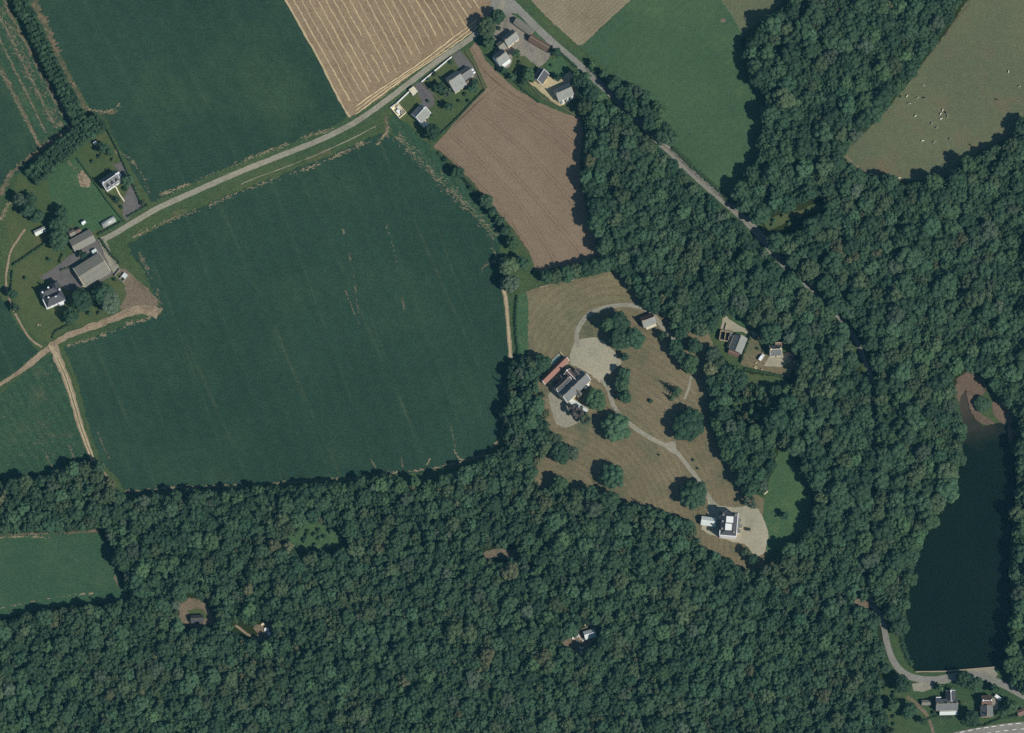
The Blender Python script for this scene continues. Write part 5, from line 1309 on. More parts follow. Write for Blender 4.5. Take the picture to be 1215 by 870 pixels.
# villa
e = site('villa', 864.8, 622, -4.5, 'tall white villa with dark slate roof round a white flat top', 'villa', 9)
MB().box((0, 0, 4.6), (11.4, 16.6, 9.2)).build('wall', M['white'], e)
m = MB()
o_, i_ = [(-6, -8.6), (6, -8.6), (6, 8.6), (-6, 8.6)], [(-2.6, -5.2), (2.6, -5.2), (2.6, 5.2), (-2.6, 5.2)]
m.add([(x, y, 9.25) for x, y in o_] + [(x, y, 11.4) for x, y in i_], [(0, 1, 5, 4), (1, 2, 6, 5), (2, 3, 7, 6), (3, 0, 4, 7), (4, 5, 6, 7), (3, 2, 1, 0)])
ro = m.build('roof', M['slate_dark'], e)
MB().box((0.3, 2.7, 11.55), (5.0, 4.4, 0.4)).build('flat_roof', M['lead'], ro)
MB().box((-0.2, -2.6, 11.5), (4.6, 4.6, 0.3)).build('flat_roof', M['lead'], ro)
for c, d in (((0, -8.5, 9.5), (12.2, 0.5, 0.7)), ((5.95, 0, 9.5), (0.5, 16.4, 0.7)), ((-5.95, -6.6, 9.5), (0.5, 3.4, 0.7))): MB().box(c, d).build('parapet', M['white'], e)
for x, y in ((-4.4, 5.6), (-4.6, 1.0), (-4.6, -4.2), (4.3, 6.2), (3.9, -6.0)): chimney(ro, x, y, 9.9, M['block'], 1.1, 2.2)
gable_block(e, -4.6, 7.4, 5.0, 4.6, 8.6, 10.2, M['white'], M['slate_dark'], hip=0.9, chm=M['slate_dark'])
for y in (-5.6, -1.9, 1.9, 5.6):
    for z in (1.8, 5.0, 7.8): window(e, 5.74, y, z, math.pi / 2, 1.1); window(e, -5.74, y, z, -math.pi / 2, 1.0)
for x in (-4, -1.4, 1.4, 4):
    for z in (1.8, 5.0, 7.8): window(e, x, -8.33, z, 0, 1.1)
for y, dx in ((4.2, 2.6), (0.4, 3.4), (-3.4, 2.6)):
    MB().box((6.0 + dx / 2, y, 2.2), (dx, 2.4, 4.4)).build('porch_bay', M['cream'], e); MB().box((6.0 + dx / 2, y, 4.5), (dx + 0.3, 2.7, 0.2)).build('bay_roof', M['slate'], e)
for y in (2.3, -1.5): MB().box((7.0, y, 3.6), (2.0, 1.2, 0.2)).build('balcony', M['block'], e)
e = site('villa_annex', 840.7, 618.5, -8, 'long white annex just west of the tall villa', 'building', 4)
gable_block(e, 0, 0, 9.8, 5.6, 3.2, 4.6, M['white'], M['sheet_pale'], wins=(4, 3), two=False, chm=M['white'], hip=0.0)

# cottages in the wood
e = site('wood_cottage', 876, 407.7, 68, 'grey-roofed cottage next to the roofless ruin', 'house', 5)
gable_block(e, 0, 0, 11.4, 9.0, 3.8, 6.6, M['stone'], M['slate_pale'], wins=(3, 3), doors=1, chm=M['stone'], chim=(5.0,), two=False)
gable_block(e, 0, 5.2, 9.0, 2.6, 2.4, 3.2, M['stone'], M['slate'], chm=M['stone'], two=False)
gable_block(e, -6.8, 0.6, 7.2, 2.6, 2.4, 3.2, M['stone'], M['tile_maroon'], rz=math.pi / 2, chm=M['stone'], two=False)
e = site('ruin', 862, 399, -10, 'roofless ruined outbuilding with broken walls', 'ruin', 2)
for c, d, hh in (((-4.6, 0, 0), (0.6, 7.0), 3.2), ((4.2, -0.4, 0), (0.6, 6.4), 2.2), ((0, 3.2, 0), (9.4, 0.6), 2.8), ((0.2, -3.2, 0), (8.6, 0.6), 1.6), ((-1.0, 0.4, 0), (0.5, 5.6), 2.4), ((1.9, 0.2, 0), (0.5, 5.4), 1.8)):
    MB().box((c[0], c[1], hh / 2), (d[0], d[1], hh)).build('broken_wall', M['stone'], e)
MB().box((-0.2, 0, 0.1), (8.6, 6.0, 0.1)).build('dark_floor', M['dark'], e)  # floor between the broken walls, coloured one even dark tone
MB().box((3.0, 1.4, 2.3), (2.0, 2.4, 0.15)).build('roof_remnant', M['slate'], e)
e = site('small_cottage', 920.3, 416, 4, 'small cream-walled cottage with dark roof at the drive end', 'house', 4)
gable_block(e, 0, 0, 7.6, 7.0, 4.0, 6.8, M['cream'], M['slate'], wins=(3, 2), doors=1, chm=M['cream'], chim=(-3.4, 3.4), verge=M['cream'])
gable_block(e, 2.4, 5.0, 4.2, 4.4, 3.0, 4.6, M['cream'], M['tile_brown'], chm=M['cream'], two=False)
small_shed(938.5, 422, 8, 4.0, 3.6, 2.3, M['tile_maroon'], M['cream'], 'maroon-roofed shed east of the small cream cottage')
small_shed(944, 430, -10, 3.2, 3.0, 2.2, M['tile_red'], M['cream'], 'little red-roofed hut on the eastern edge of the cottage garden')

# cabins in the southern wood
e = site('dark_hut', 234, 734.5, 2, 'dark-roofed hut in the sandy woodland clearing', 'hut', 3)
gable_block(e, 0, 0, 8.6, 5.0, 2.6, 4.2, M['timber'], M['slate_dark'], wins=(2, 1), two=False, chm=M['timber'])
e = site('pale_cabin', 699.8, 752.5, 16, 'pale sheet-roofed cabin in the littered woodland clearing', 'cabin', 3)
gable_block(e, 0, 0, 7.6, 5.4, 2.6, 4.2, M['cream'], M['sheet_pale'], wins=(2, 2), two=False, chm=M['white'])

# lakeside
e = site('lakeside_cottage', 1123.4, 836, 2, 'grey-roofed cottage with white front range below the dam', 'house', 5)
gable_block(e, 0, 0, 15.0, 7.6, 4.4, 7.0, M['stone'], M['slate'], wins=(5, 3), chm=M['stone'], chim=(-7.0, 0.5, 7.0))
gable_block(e, 3.0, 6.0, 7.0, 6.4, 4.2, 6.4, M['stone'], M['slate_dark'], rz=math.pi / 2, wins=(1, 1), chm=M['white'], chim=(2.8,), verge=M['frame'])
gable_block(e, 1.2, -5.0, 12.0, 3.4, 2.5, 3.1, M['white'], M['sheet_pale'], chm=M['white'], two=False, wins=(5, 0))
MB().box((-5.4, 4.9, 2.4), (3.6, 2.2, 0.16)).build('lean_to_roof', M['lead'], e); MB().box((-5.4, 4.9, 1.2), (3.3, 1.9, 2.3)).build('lean_to', M['white'], e)
small_shed(1099, 833.8, 1, 6.0, 3.2, 2.2, M['sheet_grey'], M['timber'], 'small grey shed west of the white-fronted lakeside cottage')
e = site('brown_cottage', 1171, 838, 92, 'long cottage with brown and grey roof, yard on its east side', 'house', 5)
gable_block(e, 3.6, 0, 6.8, 8.0, 4.2, 6.8, M['stone'], M['tile_brown'], rz=math.pi / 2, chm=M['white'], chim=(-3.0, 2.8), wins=(1, 1))
gable_block(e, -3.6, 0.2, 7.2, 8.4, 4.4, 7.0, M['stone'], M['slate'], wins=(2, 2), rz=0.0, chm=M['stone'], chim=(-3.0,))
MB().box((2.4, -6.4, 0.12), (8.6, 4.4, 0.2)).build('yard_slab', M['block'], e)
small_shed(1211.5, 845.5, 20, 5.0, 4.0, 2.4, M['tile_maroon'], M['stone'], 'reddish-roofed shed at the main road edge')

# ------------------------------------------------------------------ vehicles
def car(px, py, ang, col, label, van=False, caravan=False):
    q = P(px, py, 0.8); e = empty('caravan' if caravan else ('parked_van' if van else 'parked_car'), (q.x, q.y, 0.17), math.radians(ang)); tag(e, label, 'caravan' if caravan else ('van' if van else 'car'))
    pm = plain_mat('car_paint_%d' % px, col, 0.25, 0.03, spec=0.5)
    L, W = (5.4, 2.1) if (van or caravan) else (4.2, 1.75)
    if caravan: prof = [(-L / 2, 0.4), (L / 2, 0.4), (L / 2, 1.6), (L / 2 - 0.5, 2.5), (-L / 2 + 0.3, 2.55), (-L / 2, 2.2)]
    elif van: prof = [(-L / 2, 0.35), (L / 2, 0.35), (L / 2, 1.0), (L / 2 - 0.9, 1.25), (L / 2 - 1.7, 2.2), (-L / 2 + 0.15, 2.25), (-L / 2, 2.0)]
    else: prof = [(-L / 2, 0.3), (L / 2, 0.3), (L / 2, 0.75), (L / 2 - 1.1, 0.92), (-L / 2 + 0.2, 0.98), (-L / 2, 0.85)]
    def ext(pr, w_, mt, name, par):
        n_ = len(pr); m = MB(); m.add([(x, s_ * w_ / 2, z) for s_ in (-1, 1) for x, z in pr], [tuple(range(n_)), tuple(range(n_, 2 * n_))[::-1]] + [(k, n_ + k, n_ + (k + 1) % n_, (k + 1) % n_) for k in range(n_)])
        o = m.build(name, mt, par); bm = bmesh.new(); bm.from_mesh(o.data); bmesh.ops.recalc_face_normals(bm, faces=bm.faces); bm.to_mesh(o.data); bm.free(); return o
    body = ext(prof, W, pm, 'body', e)
    if not van and not caravan:
        ext([(-L / 2 + 0.35, 0.95), (L / 2 - 1.15, 0.93), (L / 2 - 1.95, 1.40), (-L / 2 + 0.85, 1.42)], W * 0.86, M['glass'], 'window', e)
        ext([(L / 2 - 1.95, 1.41), (-L / 2 + 0.85, 1.43), (-L / 2 + 0.95, 1.50), (L / 2 - 2.1, 1.48)], W * 0.84, pm, 'roof', e)
    else:
        MB().box((L / 2 - 1.25, 0, 1.75), (0.08, W * 0.8, 0.7), 0).build('windscreen', M['glass'], e)
        for s_ in (-1, 1): MB().box((0.2, s_ * (W / 2 + 0.01), 1.7), (1.6, 0.03, 0.5)).build('side_window', M['glass'], e)
    for sx in ((0,) if caravan else (-1, 1)):
        for sy in (-1, 1):
            m = MB(); limb(m, (sx * L * 0.31, sy * (W / 2 - 0.22), 0.32), (sx * L * 0.31, sy * (W / 2 + 0.02), 0.32), 0.32, 0.32, 12); m.build('wheel', M['dark'], e)
    if not caravan:
        for sy in (-1, 1): MB().box((L / 2 + 0.01, sy * W * 0.34, 0.7), (0.06, 0.35, 0.16)).build('headlight', M['frame'], e)


car(561.3, 84.2, -55, (240, 240, 238), 'white car parked on the tarmac drive beside the field wall')
car(887, 628, -5, (46, 50, 54), 'dark car parked on the gravel in front of the villa')
car(903.5, 424.5, 55, (244, 244, 240), 'white van parked by the small cream cottage', van=True)
car(1184, 828, -35, (240, 240, 236), 'white caravan behind the brown lakeside cottage', caravan=True)
car(658, 452.5, 40, (70, 76, 84), 'dark car in the court between the mansion and the red-tiled range')

# ------------------------------------------------------------------ walls, fences, hedges
def wall(pts, h, t, mat, label, name='boundary_wall', cat='wall'):
    e = empty(name, (P(*pts[0]).x, P(*pts[0]).y, 0)); tag(e, label, cat); o0 = P(*pts[0])
    for a, b_ in zip(pts[:-1], pts[1:]):
        A, B = P(*a), P(*b_); d = B - A; n_ = max(1, int(d.length / 6)); an = math.atan2(d.y, d.x)
        for k in range(n_):
            c = A + d * ((k + 0.5) / n_) - o0
            MB().box((c.x, c.y, h / 2), (d.length / n_ - 0.02, t, h), an).box((c.x, c.y, h + 0.05), (d.length / n_ - 0.02, t + 0.12, 0.1), an).build('wall_panel', mat, e)
    return e


wall([(463, 129), (470, 124), (488, 107)], 1.3, 0.5, M['white'], 'low white roadside wall in front of the bungalow')
wall([(500, 98), (512, 88), (524, 78), (536, 68)], 1.3, 0.45, M['white'], 'low white roadside wall in front of the grey-roofed house')
wall([(500, 98), (510, 108), (522, 120), (530, 130)], 0.9, 0.3, M['stone_dark'], 'stone wall dividing the two hamlet gardens')
wall([(552, 62), (562, 76), (569, 92), (575, 106)], 0.9, 0.3, M['stone_dark'], 'stone wall between the grey-roofed house and the harvested field')
wall([(628, 100), (642, 116), (655, 122), (672, 131), (684, 138)], 0.9, 0.3, M['stone_dark'], 'stone wall along the northern edge of the harvested field')
wall([(137, 221), (142, 231), (147.5, 239)], 0.5, 0.7, M['cream'], 'pale straight garden wall in front of the dormered house')
wall([(86, 318), (92, 330), (99, 341)], 1.6, 0.4, M['cream'], 'cream wall at the west end of the barn')
wall([(640, 341), (650, 339)], 0.8, 0.35, M['stone'], 'short stone wall at the north edge of the hay meadow')
wall([(673, 334), (682, 332)], 0.8, 0.35, M['stone'], 'second short stone wall below the row of trees on the hay meadow')
wall([(1086, 797.5), (1120, 797), (1150, 794.5), (1180, 792)], 0.9, 0.6, M['stone'], 'stone wall along the lake dam')
wall([(1132, 826), (1134, 838), (1135, 850)], 1.0, 0.4, M['stone'], 'stone garden wall east of the white-fronted lakeside cottage')
wall([(862, 384), (860, 392)], 1.2, 0.4, M['stone'], 'short stone wall at the cottage yard entrance')


def hedge(pts, wd, h, label, colr='hedge', per=9):
    rs = random.Random(int(pts[0][0] * 7 + pts[0][1])); sp = spline(pts, 1.6); vs = []; fs = []
    o0 = P(*pts[0])
    for a, b_ in zip(sp[:-1], sp[1:]):
        A, B = P(*a) - o0, P(*b_) - o0; d = (B - A); L = d.length + 1e-6; t = d / L; nv = Vector((-t.y, t.x, 0))
        m_ = A.lerp(B, rs.random())
        blob(vs, fs, (m_.x + nv.x * rs.gauss(0, wd * 0.08), m_.y + nv.y * rs.gauss(0, wd * 0.08), h * 0.45), min(wd * 0.55, 0.84), rs, h * 0.6 / max(0.3, min(wd * 0.55, 0.84)) * 0.9)
        for _ in range(per):
            u = rs.random(); k = rs.uniform(-1, 1); p = A.lerp(B, u) + nv * (k * wd * 0.5)
            leaves(vs, fs, (p.x, p.y, h * (1.0 - 0.35 * k * k) * rs.uniform(0.8, 1.05)), (nv.x * k, nv.y * k, 1), 0.55, rs, 0.4)
    o = mesh_from('hedge', vs, fs, LEAF[colr]); ob = link('hedge', o); ob.location = (o0.x, o0.y, 0.0); tag(ob, label, 'hedge')


hedge([(127, 153), (145, 190), (160, 225), (170, 246)], 1.5, 1.8, 'clipped hedge along the east side of the dormered-house garden')
hedge([(92, 189), (110, 214), (130, 242), (148, 264)], 1.2, 1.6, 'clipped hedge between the dormered-house garden and the paddock')
hedge([(117, 279), (130, 272), (144, 264)], 2.6, 1.8, 'thick hedge along the lane below the polytunnel')
hedge([(151, 258), (162, 252), (176, 244)], 2.8, 1.7, 'thick hedge along the lane at the drive entrance of the dormered house')
hedge([(120, 285), (130, 300), (142, 313)], 4.6, 2.0, 'broad rounded hedge beside the farm drive, east of the barn')
hedge([(16, 315), (32, 304), (48, 293), (58, 286)], 2.2, 1.8, 'straight hedge between the farmhouse lawn and the farm paddock')
hedge([(15, 322), (14, 336), (13, 345)], 1.4, 1.5, 'short hedge on the western side of the farmhouse lawn')
hedge([(62, 402), (66, 394), (74, 390), (86, 384)], 2.0, 1.6, 'hedge at the southern corner of the farmhouse lawn')
hedge([(71, 312), (73, 306), (75, 302)], 2.0, 1.8, 'short dark hedge stub at the top of the farmyard')
hedge([(72, 321), (78, 319), (84, 318)], 1.8, 1.4, 'olive clipped shrub row west of the barn', 'olive')
hedge([(879, 430), (884, 415), (891, 397)], 2.8, 2.4, 'tall straight hedge beside the grey-roofed wood cottage')
hedge([(896, 399), (903, 408), (906, 418)], 1.4, 1.5, 'curved hedge along the drive to the small cream cottage')
hedge([(884, 438), (905, 442), (930, 447), (938, 448)], 1.5, 1.6, 'hedge along the southern edge of the cottage garden')
hedge([(884, 480), (881, 490), (879, 503)], 1.1, 1.6, 'short straight hedge inside the garden thicket')
hedge([(1108, 812), (1118, 814), (1130, 816)], 2.4, 1.8, 'hedge behind the white-fronted cottage along the lower road')
hedge([(1166, 862), (1180, 856), (1196, 851), (1210, 850)], 3.0, 1.8, 'hedge between the brown cottage and the main road')
hedge([(1141, 858), (1152, 862), (1165, 861)], 2.6, 1.6, 'rounded hedge at the roadside below the cottage gap')
hedge([(1101, 853), (1115, 850), (1130, 852)], 3.0, 1.2, 'low planting in front of the white-fronted cottage')
hedge([(538, 200), (552, 215), (566, 230), (582, 248), (596, 268), (606, 290)], 3.0, 2.0, 'long hedgerow along the western edge of the harvested field', per=14)
hedge([(520, 182), (528, 190), (538, 200)], 2.0, 1.6, 'thin northern start of the hedgerow below the bungalow garden')
hedge([(697, 80), (712, 92), (724, 104), (734, 112)], 4.0, 2.2, 'roadside hedge on the meadow side of the valley road', per=16)
hedge([(798, 176), (820, 198), (845, 220), (866, 240)], 4.4, 1.6, 'bushy hedge bank between the meadow and the valley road', per=18)
hedge([(640, 122), (620, 106), (606, 92)], 2.0, 1.4, 'low hedge between the hamlet gardens and the harvested field')
hedge([(575, 107), (560, 122), (545, 138), (522, 160)], 1.4, 1.4, 'thin hedge along the southern edge of the hamlet gardens')
hedge([(666, 64), (675, 72), (684, 80)], 2.4, 1.6, 'hedge along the valley road by the hamlet yard')
hedge([(614, 352), (612, 375), (613, 400), (616, 424)], 3.0, 1.8, 'overgrown hedge bank beside the eastern field track', per=14)
hedge([(642, 332), (660, 333), (690, 328), (720, 320)], 3.4, 2.0, 'undergrowth hedge beneath the tree row on the hay meadow', per=14)
hedge([(1069, 745), (1072, 768), (1082, 790)], 4.0, 1.8, 'bushy bank on the lake shore beside the road', 'mid', 20)
hedge([(880, 46), (884, 62), (888, 84)], 3.0, 2.0, 'scrub along the meadow bay at the wood edge', 'deep', 18)

# ------------------------------------------------------------------ cattle, small things
M['hide_w'] = plain_mat('cow_white_hide', (236, 228, 210), 0.9, 0.1); M['hide_b'] = plain_mat('cow_black_hide', (40, 38, 38), 0.9, 0.1)
b = NB('cow_pied_hide'); tc = b.n('TexCoord').outputs['Object']
M['hide_p'] = b.out(b.mix(b.ramp(b.noise(1.5, 2, 0.5, vec=tc), [(0.48, 0.0), (0.52, 1.0)]), alb((240, 232, 216)), alb((40, 38, 38))))


def cow_mesh(hide):
    """standing, grazing cow as one body: chest deeper than loins, neck down to the muzzle, jointed legs, horns of ears, tail"""
    m = MB(); seg = 10
    ring = [(-1.15, 1.18, 0.20, 0.26), (-1.0, 1.12, 0.33, 0.36), (-0.5, 1.06, 0.40, 0.42), (0.1, 1.02, 0.41, 0.45), (0.6, 1.04, 0.38, 0.47), (0.9, 1.08, 0.28, 0.38), (1.15, 1.0, 0.18, 0.26), (1.4, 0.78, 0.15, 0.19), (1.58, 0.56, 0.15, 0.16), (1.75, 0.36, 0.12, 0.12), (1.88, 0.2, 0.08, 0.07)]
    vs = []
    for x, z, ry, rz_ in ring:
        for k in range(seg): t = 6.2832 * k / seg; vs.append((x, ry * math.cos(t), z + rz_ * math.sin(t)))
    fs = [(i * seg + k, i * seg + (k + 1) % seg, (i + 1) * seg + (k + 1) % seg, (i + 1) * seg + k) for i in range(len(ring) - 1) for k in range(seg)]
    fs += [tuple(range(seg))[::-1], tuple(range((len(ring) - 1) * seg, len(ring) * seg))]
    m.add(vs, fs)
    for sy in (-1, 1):
        y = 0.25 * sy
        limb(m, (0.72, y, 0.85), (0.74, y, 0.42), 0.13, 0.075); limb(m, (0.74, y, 0.44), (0.70, y, 0.02), 0.07, 0.06)
        limb(m, (-0.85, y, 0.95), (-0.78, y, 0.58), 0.17, 0.10); limb(m, (-0.78, y, 0.60), (-0.98, y, 0.42), 0.10, 0.07); limb(m, (-0.98, y, 0.44), (-0.95, y, 0.02), 0.07, 0.06)
        limb(m, (1.50, 0.12 * sy, 0.70), (1.46, 0.30 * sy, 0.70), 0.05, 0.03, 5)
    limb(m, (-1.16, 0, 1.25), (-1.24, 0, 0.6), 0.04, 0.025, 5); m.box((-0.6, 0, 0.62), (0.3, 0.26, 0.18))
    return m.mesh('cow', hide, True)


CM = {k: cow_mesh(M['hide_' + k]) for k in 'wbp'}
CL = {'w': 'white cow', 'b': 'black cow', 'p': 'black and white cow'}
cows = [(1196.5, 85.5, 'w', 80, 'near the top of the pasture, furthest up the slope'), (1209, 103, 'p', 20, 'at the far eastern side of the pasture'), (1182, 118.5, 'b', 5, 'alone in the middle of the eastern pasture'),
        (1095.5, 101.5, 'p', -30, 'standing apart at the upper wood side of the herd'), (1068.5, 115, 'b', 80, 'closest to the wood edge in the herd'), (1076, 114.5, 'w', 60, 'second from the wood edge in the upper line'),
        (1088.5, 116.5, 'p', 30, 'third in the upper line of the herd'), (1096, 116.5, 'b', 20, 'last in the upper line of the herd'), (1078.5, 123.5, 'p', 10, 'just below the upper line near the wood'), (1086, 138, 'w', 40, 'alone on the bare patch left of the herd centre'),
        (1118.3, 131.2, 'w', 70, 'topmost in the tight central group'), (1116, 135.5, 'w', 60, 'on the wood side of the tight central group'), (1121.8, 134, 'b', 110, 'in the middle of the tight central group'), (1124, 138.5, 'p', 100, 'lowest right of the tight central group'),
        (1116.3, 141.5, 'w', 20, 'just under the tight central group'), (1105.2, 147, 'p', 60, 'between the central group and the lower cows'), (1111, 152, 'p', 50, 'below the central group on bare ground'), (1094.5, 167.5, 'w', 10, 'lowest of the herd toward the wood corner'),
        (1108, 169.5, 'p', 30, 'lowest of the herd in the middle'), (1127, 165.5, 'p', 85, 'lower right of the herd'), (1151, 172.5, 'b', -35, 'nearest the dark southern wood edge'), (1060, 215, 'w', 30, 'in the corner by the southern pasture edge'), (1067, 211.5, 'w', 0, 'second in the southern pasture corner')]
for px, py, k, an, lb in cows:
    q = P(px, py); o = bpy.data.objects.new('cow', CM[k]); C.objects.link(o); o.location = (q.x, q.y, 0.05); o.rotation_euler = (0, 0, math.radians(an)); o.scale = (0.75, 0.75, 0.75)
    tag(o, CL[k] + ' ' + lb, 'cow', 'cattle on the pasture')


def junk(px, py, sz, seed, mat, label, name='rubbish_heap', cat='heap', group=None):
    rs = random.Random(seed); q = P(px, py); e = empty(name, (q.x, q.y, 0.1), rs.random() * 3); tag(e, label, cat, group)
    for k in range(4):
        m = MB(); m.box((0, 0, 0), (sz * rs.uniform(0.4, 0.8), sz * rs.uniform(0.2, 0.5), 0.25 + 0.4 * rs.random()), rs.random() * 3)
        o = m.build('slab', mat, e); o.location = (rs.gauss(0, sz * 0.3), rs.gauss(0, sz * 0.3), 0.25 + 0.1 * k); o.rotation_euler = (rs.gauss(0, 0.2), rs.gauss(0, 0.2), 0)


for k, (x, y, s_, lb) in enumerate([(676, 754.5, 1.5, 'west of the cabin path'), (681, 757, 1.8, 'lying lengthwise west of the cabin'), (685.5, 754.5, 1.6, 'nearest the cabin gable'), (688, 757.5, 1.2, 'tucked below the cabin gable'), (691, 760, 1.2, 'southwest of the cabin'),
                                    (690.5, 769, 2.0, 'directly south of the cabin'), (690, 775.5, 2.6, 'southernmost in the littered clearing'), (662.5, 757.5, 1.1, 'at the west tip of the littered clearing'), (659.5, 772, 1.3, 'at the southwest tip of the littered clearing'), (694.5, 742.5, 0.9, 'north of the cabin'), (700, 741.5, 0.9, 'farther northeast behind the cabin'), (706.5, 745.5, 0.9, 'at the east end behind the cabin'), (706, 757.5, 1.8, 'at the east gable of the cabin'), (684.5, 761.5, 1.0, 'in the middle of the littered clearing')]):
    junk(x, y, s_, 900 + k, M['white'] if k % 3 else M['cream'], 'small pile of pale boards ' + lb, 'board_pile', 'boards', 'pale boards round the cabin')
junk(316.5, 748, 4.6, 950, M['white'], 'large white rubble heap in the small woodland clearing'); junk(313, 741, 2.4, 951, M['cream'], 'smaller cream rubble heap north of the large white one')
junk(308, 758, 2.6, 952, M['dirt'], 'earth heap at the end of the forest path'); junk(206.3, 718.4, 1.5, 953, M['white'], 'white oddment at the western tip of the sandy clearing', 'rubble', 'rubble')
junk(896, 434.5, 3.4, 954, M['sand'], 'pinkish gravel heap in the cottage garden'); junk(904, 438.5, 2.0, 955, M['stone'], 'stone heap on the south hedge of the cottage garden')
junk(46, 386, 1.6, 956, M['stone'], 'stone feature on the farmhouse lawn', 'garden_stone', 'stone'); junk(900, 583, 2.6, 957, M['sand'], 'pale rubble at the garden wood tip north of the villa'); junk(909, 583.5, 2.4, 958, M['cream'], 'second pale rubble heap east of the first, north of the villa')
junk(920, 479, 1.0, 959, M['cream'], 'pale cut logs inside the garden thicket', 'log_pile', 'logs'); junk(1192, 478, 2.4, 960, M['timber'], 'driftwood pile on the mud at the lake head', 'driftwood', 'driftwood')
junk(858, 0.5, 2.0, 961, M['sand'], 'bare earth ring in the meadow') if False else None
ring = [(858 + 3.2 * math.cos(t * 0.5236), 24.5 + 2.6 * math.sin(t * 0.5236)) for t in range(12)]
sheet('bare_patch', ring, 0.12, M['mud'], seed=300, amp=0.4, step=1.5)

# dry weed stalks and stubble tufts lying along the field edges
def scatter(spec, seed):
    rs = random.Random(seed); vs = []; fs = []
    for pts, wd, n_, lng, clump in spec:
        sp = spline(pts, 4.0)
        cents = [rs.random() for _ in range(max(1, int(n_ / 14)))]
        for _ in range(n_):
            u = (rs.choice(cents) + rs.gauss(0, 0.02)) if rs.random() < clump else rs.random()
            u = min(0.999, max(0, u)); i = int(u * (len(sp) - 1)); a, b_ = sp[i], sp[i + 1]; f = u * (len(sp) - 1) - i
            dx, dy = b_[0] - a[0], b_[1] - a[1]; L = math.hypot(dx, dy) + 1e-6; o = rs.gauss(0, wd * 0.4)
            q = P(a[0] + dx * f - dy / L * o, a[1] + dy * f + dx / L * o)
            an = math.atan2(-dy, dx) + rs.gauss(0, 0.45); l_ = lng * rs.uniform(0.5, 1.5) / 2; w_ = rs.uniform(0.07, 0.18)
            c, s_ = math.cos(an), math.sin(an); k = len(vs); z = 0.16 + rs.random() * 0.15
            vs.extend([(q.x - c * l_ + s_ * w_, q.y - s_ * l_ - c * w_, z), (q.x + c * l_ + s_ * w_, q.y + s_ * l_ - c * w_, z), (q.x + c * l_ - s_ * w_, q.y + s_ * l_ + c * w_, z + 0.12), (q.x - c * l_ - s_ * w_, q.y - s_ * l_ + c * w_, z + 0.12)]); fs.append((k, k + 1, k + 2, k + 3))
    return vs, fs
SP = [([(150, 584), (200, 579), (260, 577), (330, 573), (400, 569), (450, 566)], 2.5, 420, 1.3, 0.75), ([(450, 562), (500, 558), (540, 550), (575, 540), (590, 525)], 2.0, 260, 1.4, 0.6), ([(538, 533), (546, 545), (560, 544), (574, 537)], 1.0, 90, 1.4, 0.3),
      ([(598, 460), (600, 480), (598, 505), (594, 520)], 1.2, 80, 1.2, 0.4), ([(165, 300), (180, 330), (190, 356), (188, 372)], 4, 130, 1.2, 0.6), ([(150, 385), (180, 376), (192, 366)], 2.5, 100, 1.3, 0.5), ([(80, 410), (110, 402), (150, 388), (175, 380)], 3, 110, 1.2, 0.6),
      ([(158, 282), (200, 262), (245, 246), (290, 226), (330, 212), (380, 194), (430, 170)], 3.5, 330, 1.4, 0.8), ([(448, 172), (458, 158), (462, 150)], 2.5, 90, 1.2, 0.4), ([(440, 168), (420, 176), (400, 186)], 2.0, 60, 1.4, 0.3), ([(190, 232), (230, 216), (290, 190), (350, 168), (400, 150)], 3.0, 230, 1.4, 0.8),
      ([(470, 160), (500, 192), (530, 222), (560, 250), (588, 282)], 8, 420, 1.6, 0.3), ([(582, 292), (590, 308), (574, 316), (570, 328)], 2, 90, 1.2, 0.6), ([(404, 266), (412, 290), (422, 345), (426, 385)], 1.5, 60, 1.6, 0.7), ([(410, 345), (418, 366), (426, 384)], 0.8, 36, 1.2, 0.4), ([(455, 250), (470, 310), (480, 370)], 2, 40, 1.6, 0.5),
      ([(535, 505), (540, 530)], 0.8, 24, 1.2, 0.2), ([(440, 545), (446, 556)], 1.2, 24, 1.2, 0.2), ([(476, 544), (478, 555)], 1.0, 24, 1.2, 0.2), ([(506, 552), (510, 545)], 1.0, 20, 1.2, 0.2), ([(116, 512), (122, 528), (130, 545)], 0.8, 34, 1.4, 0.3), ([(82, 528), (88, 545)], 1.6, 40, 1.2, 0.3), ([(54, 540), (62, 555)], 1.4, 26, 1.2, 0.3),
      ([(0, 10), (20, 50), (46, 100), (72, 150)], 6, 260, 1.6, 0.6), ([(10, 40), (30, 85), (55, 130), (66, 152)], 5, 240, 1.6, 0.6), ([(0, 84), (22, 126), (46, 172)], 2.4, 220, 1.3, 0.5), ([(48, 175), (66, 164), (84, 150)], 2, 120, 1.2, 0.4), ([(40, 4), (52, 32), (66, 62)], 4, 130, 1.2, 0.6), ([(104, 130), (128, 132), (142, 124)], 1.8, 70, 1.2, 0.5), ([(60, 430), (48, 500), (60, 545)], 20, 120, 1.2, 0.5),
      ([(-5, 638), (30, 637), (60, 638)], 1.2, 90, 1.4, 0.4), ([(134, 668), (138, 690), (150, 708)], 2.0, 110, 1.2, 0.6), ([(0, 722), (70, 708), (110, 704)], 1.0, 60, 1.6, 0.4), ([(80, 190), (98, 214), (100, 222)], 3.5, 90, 1.2, 0.3), ([(0, 262), (6, 250), (12, 240)], 3, 80, 1.2, 0.4), ([(115, 30), (118, 140), (150, 110)], 1, 1, 1, 0), ([(137, 180), (155, 190), (170, 210), (178, 230)], 3, 80, 1.4, 0.5),
      ([(1148, 8), (1136, 22), (1126, 34), (1122, 44)], 0.8, 110, 1.2, 0.2), ([(1118, 48), (1088, 84)], 1.0, 60, 1.2, 0.4), ([(1004, 186), (1020, 200), (1040, 210)], 1.8, 100, 1.2, 0.4)]
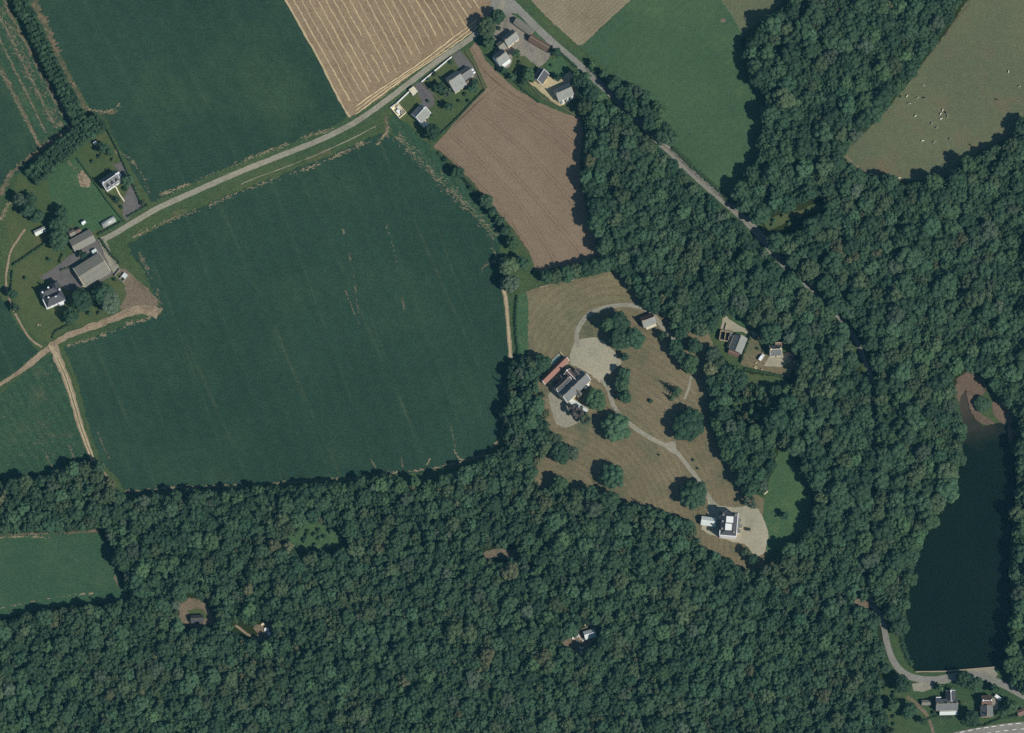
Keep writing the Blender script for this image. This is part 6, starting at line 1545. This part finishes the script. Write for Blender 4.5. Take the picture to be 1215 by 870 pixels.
for k in range(10):     # streaky thin crop in the far corner field
    x0 = -38 + k * 9.5
    SP.append(([(x0 + 26, 0), (x0 + 46, 38), (x0 + 70, 84), (x0 + 96, 134)], 1.4, 150 if k % 2 else 90, 1.8, 0.65)) if x0 + 96 < 62 + k * 2 else None
SP += [([(4, 4), (24, 42), (50, 92), (74, 138)], 2.0, 200, 1.8, 0.6), ([(-2, 16), (20, 60), (44, 108), (64, 148)], 1.6, 200, 1.8, 0.6), ([(-4, 40), (18, 84), (40, 128), (54, 158)], 1.6, 200, 1.8, 0.6), ([(6, 60), (30, 108), (50, 150)], 1.2, 140, 1.6, 0.6)]
vs_, fs_ = scatter(SP, 71)
o = link('dry_weeds', mesh_from('dry_weeds', vs_, fs_, M['weed'])); tag(o, 'pale dry weed stalks strewn along the crop field edges', 'weeds', kind='stuff')
# tramlines pressed into the harvested soil
M['rut'] = ground_mat('damp_rut', (100, 88, 76), (108, 95, 82), 0.25)
for k, (a, b_) in enumerate([((560, 128), (704, 272)), ((578, 114), (700, 205)), ((535, 160), (660, 312)), ((520, 175), (632, 300)), ((590, 110), (694, 180)), ((552, 150), (690, 300)), ((540, 148), (588, 104))]):
    rs = random.Random(k)
    mid = ((a[0] + b_[0]) / 2 + rs.gauss(0, 3) + 4, (a[1] + b_[1]) / 2 + rs.gauss(0, 2) - 3)
    for off in (-1.4, 1.4):
        ribbon('tramline', [(a[0] + off, a[1] - off), (mid[0] + off, mid[1] - off), (b_[0] + off, b_[1] - off)], 0.32, 0.10, M['rut'], 0.4, seed=400 + k)
for k, pts in enumerate([[(556, 60), (570, 80), (590, 98), (620, 118), (660, 136)], [(560, 58), (574, 82), (596, 104), (630, 126)], [(520, 178), (560, 210), (600, 252), (626, 300)]]):
    ribbon('tramline', pts, 0.4, 0.10, M['rut'], 0.4, seed=430 + k)

# ------------------------------------------------------------------ the air between the aircraft and the land
me = MB().box((0, -300, 1499.0), (9000, 10000, 3004)).mesh('haze')
hz = link('haze', me); tag(hz, 'thin blue summer haze in the air over the whole valley', 'haze', kind='stuff')
hm = bpy.data.materials.new('haze_air'); hm.use_nodes = True; t = hm.node_tree; t.nodes.remove(t.nodes['Principled BSDF'])
v = t.nodes.new('ShaderNodeVolumePrincipled'); v.inputs['Color'].default_value = (0.20, 0.66, 1.0, 1); v.inputs['Density'].default_value = 1.46e-5; v.inputs['Anisotropy'].default_value = 0.0
t.links.new(v.outputs[0], t.nodes['Material Output'].inputs['Volume']); me.materials.append(hm)
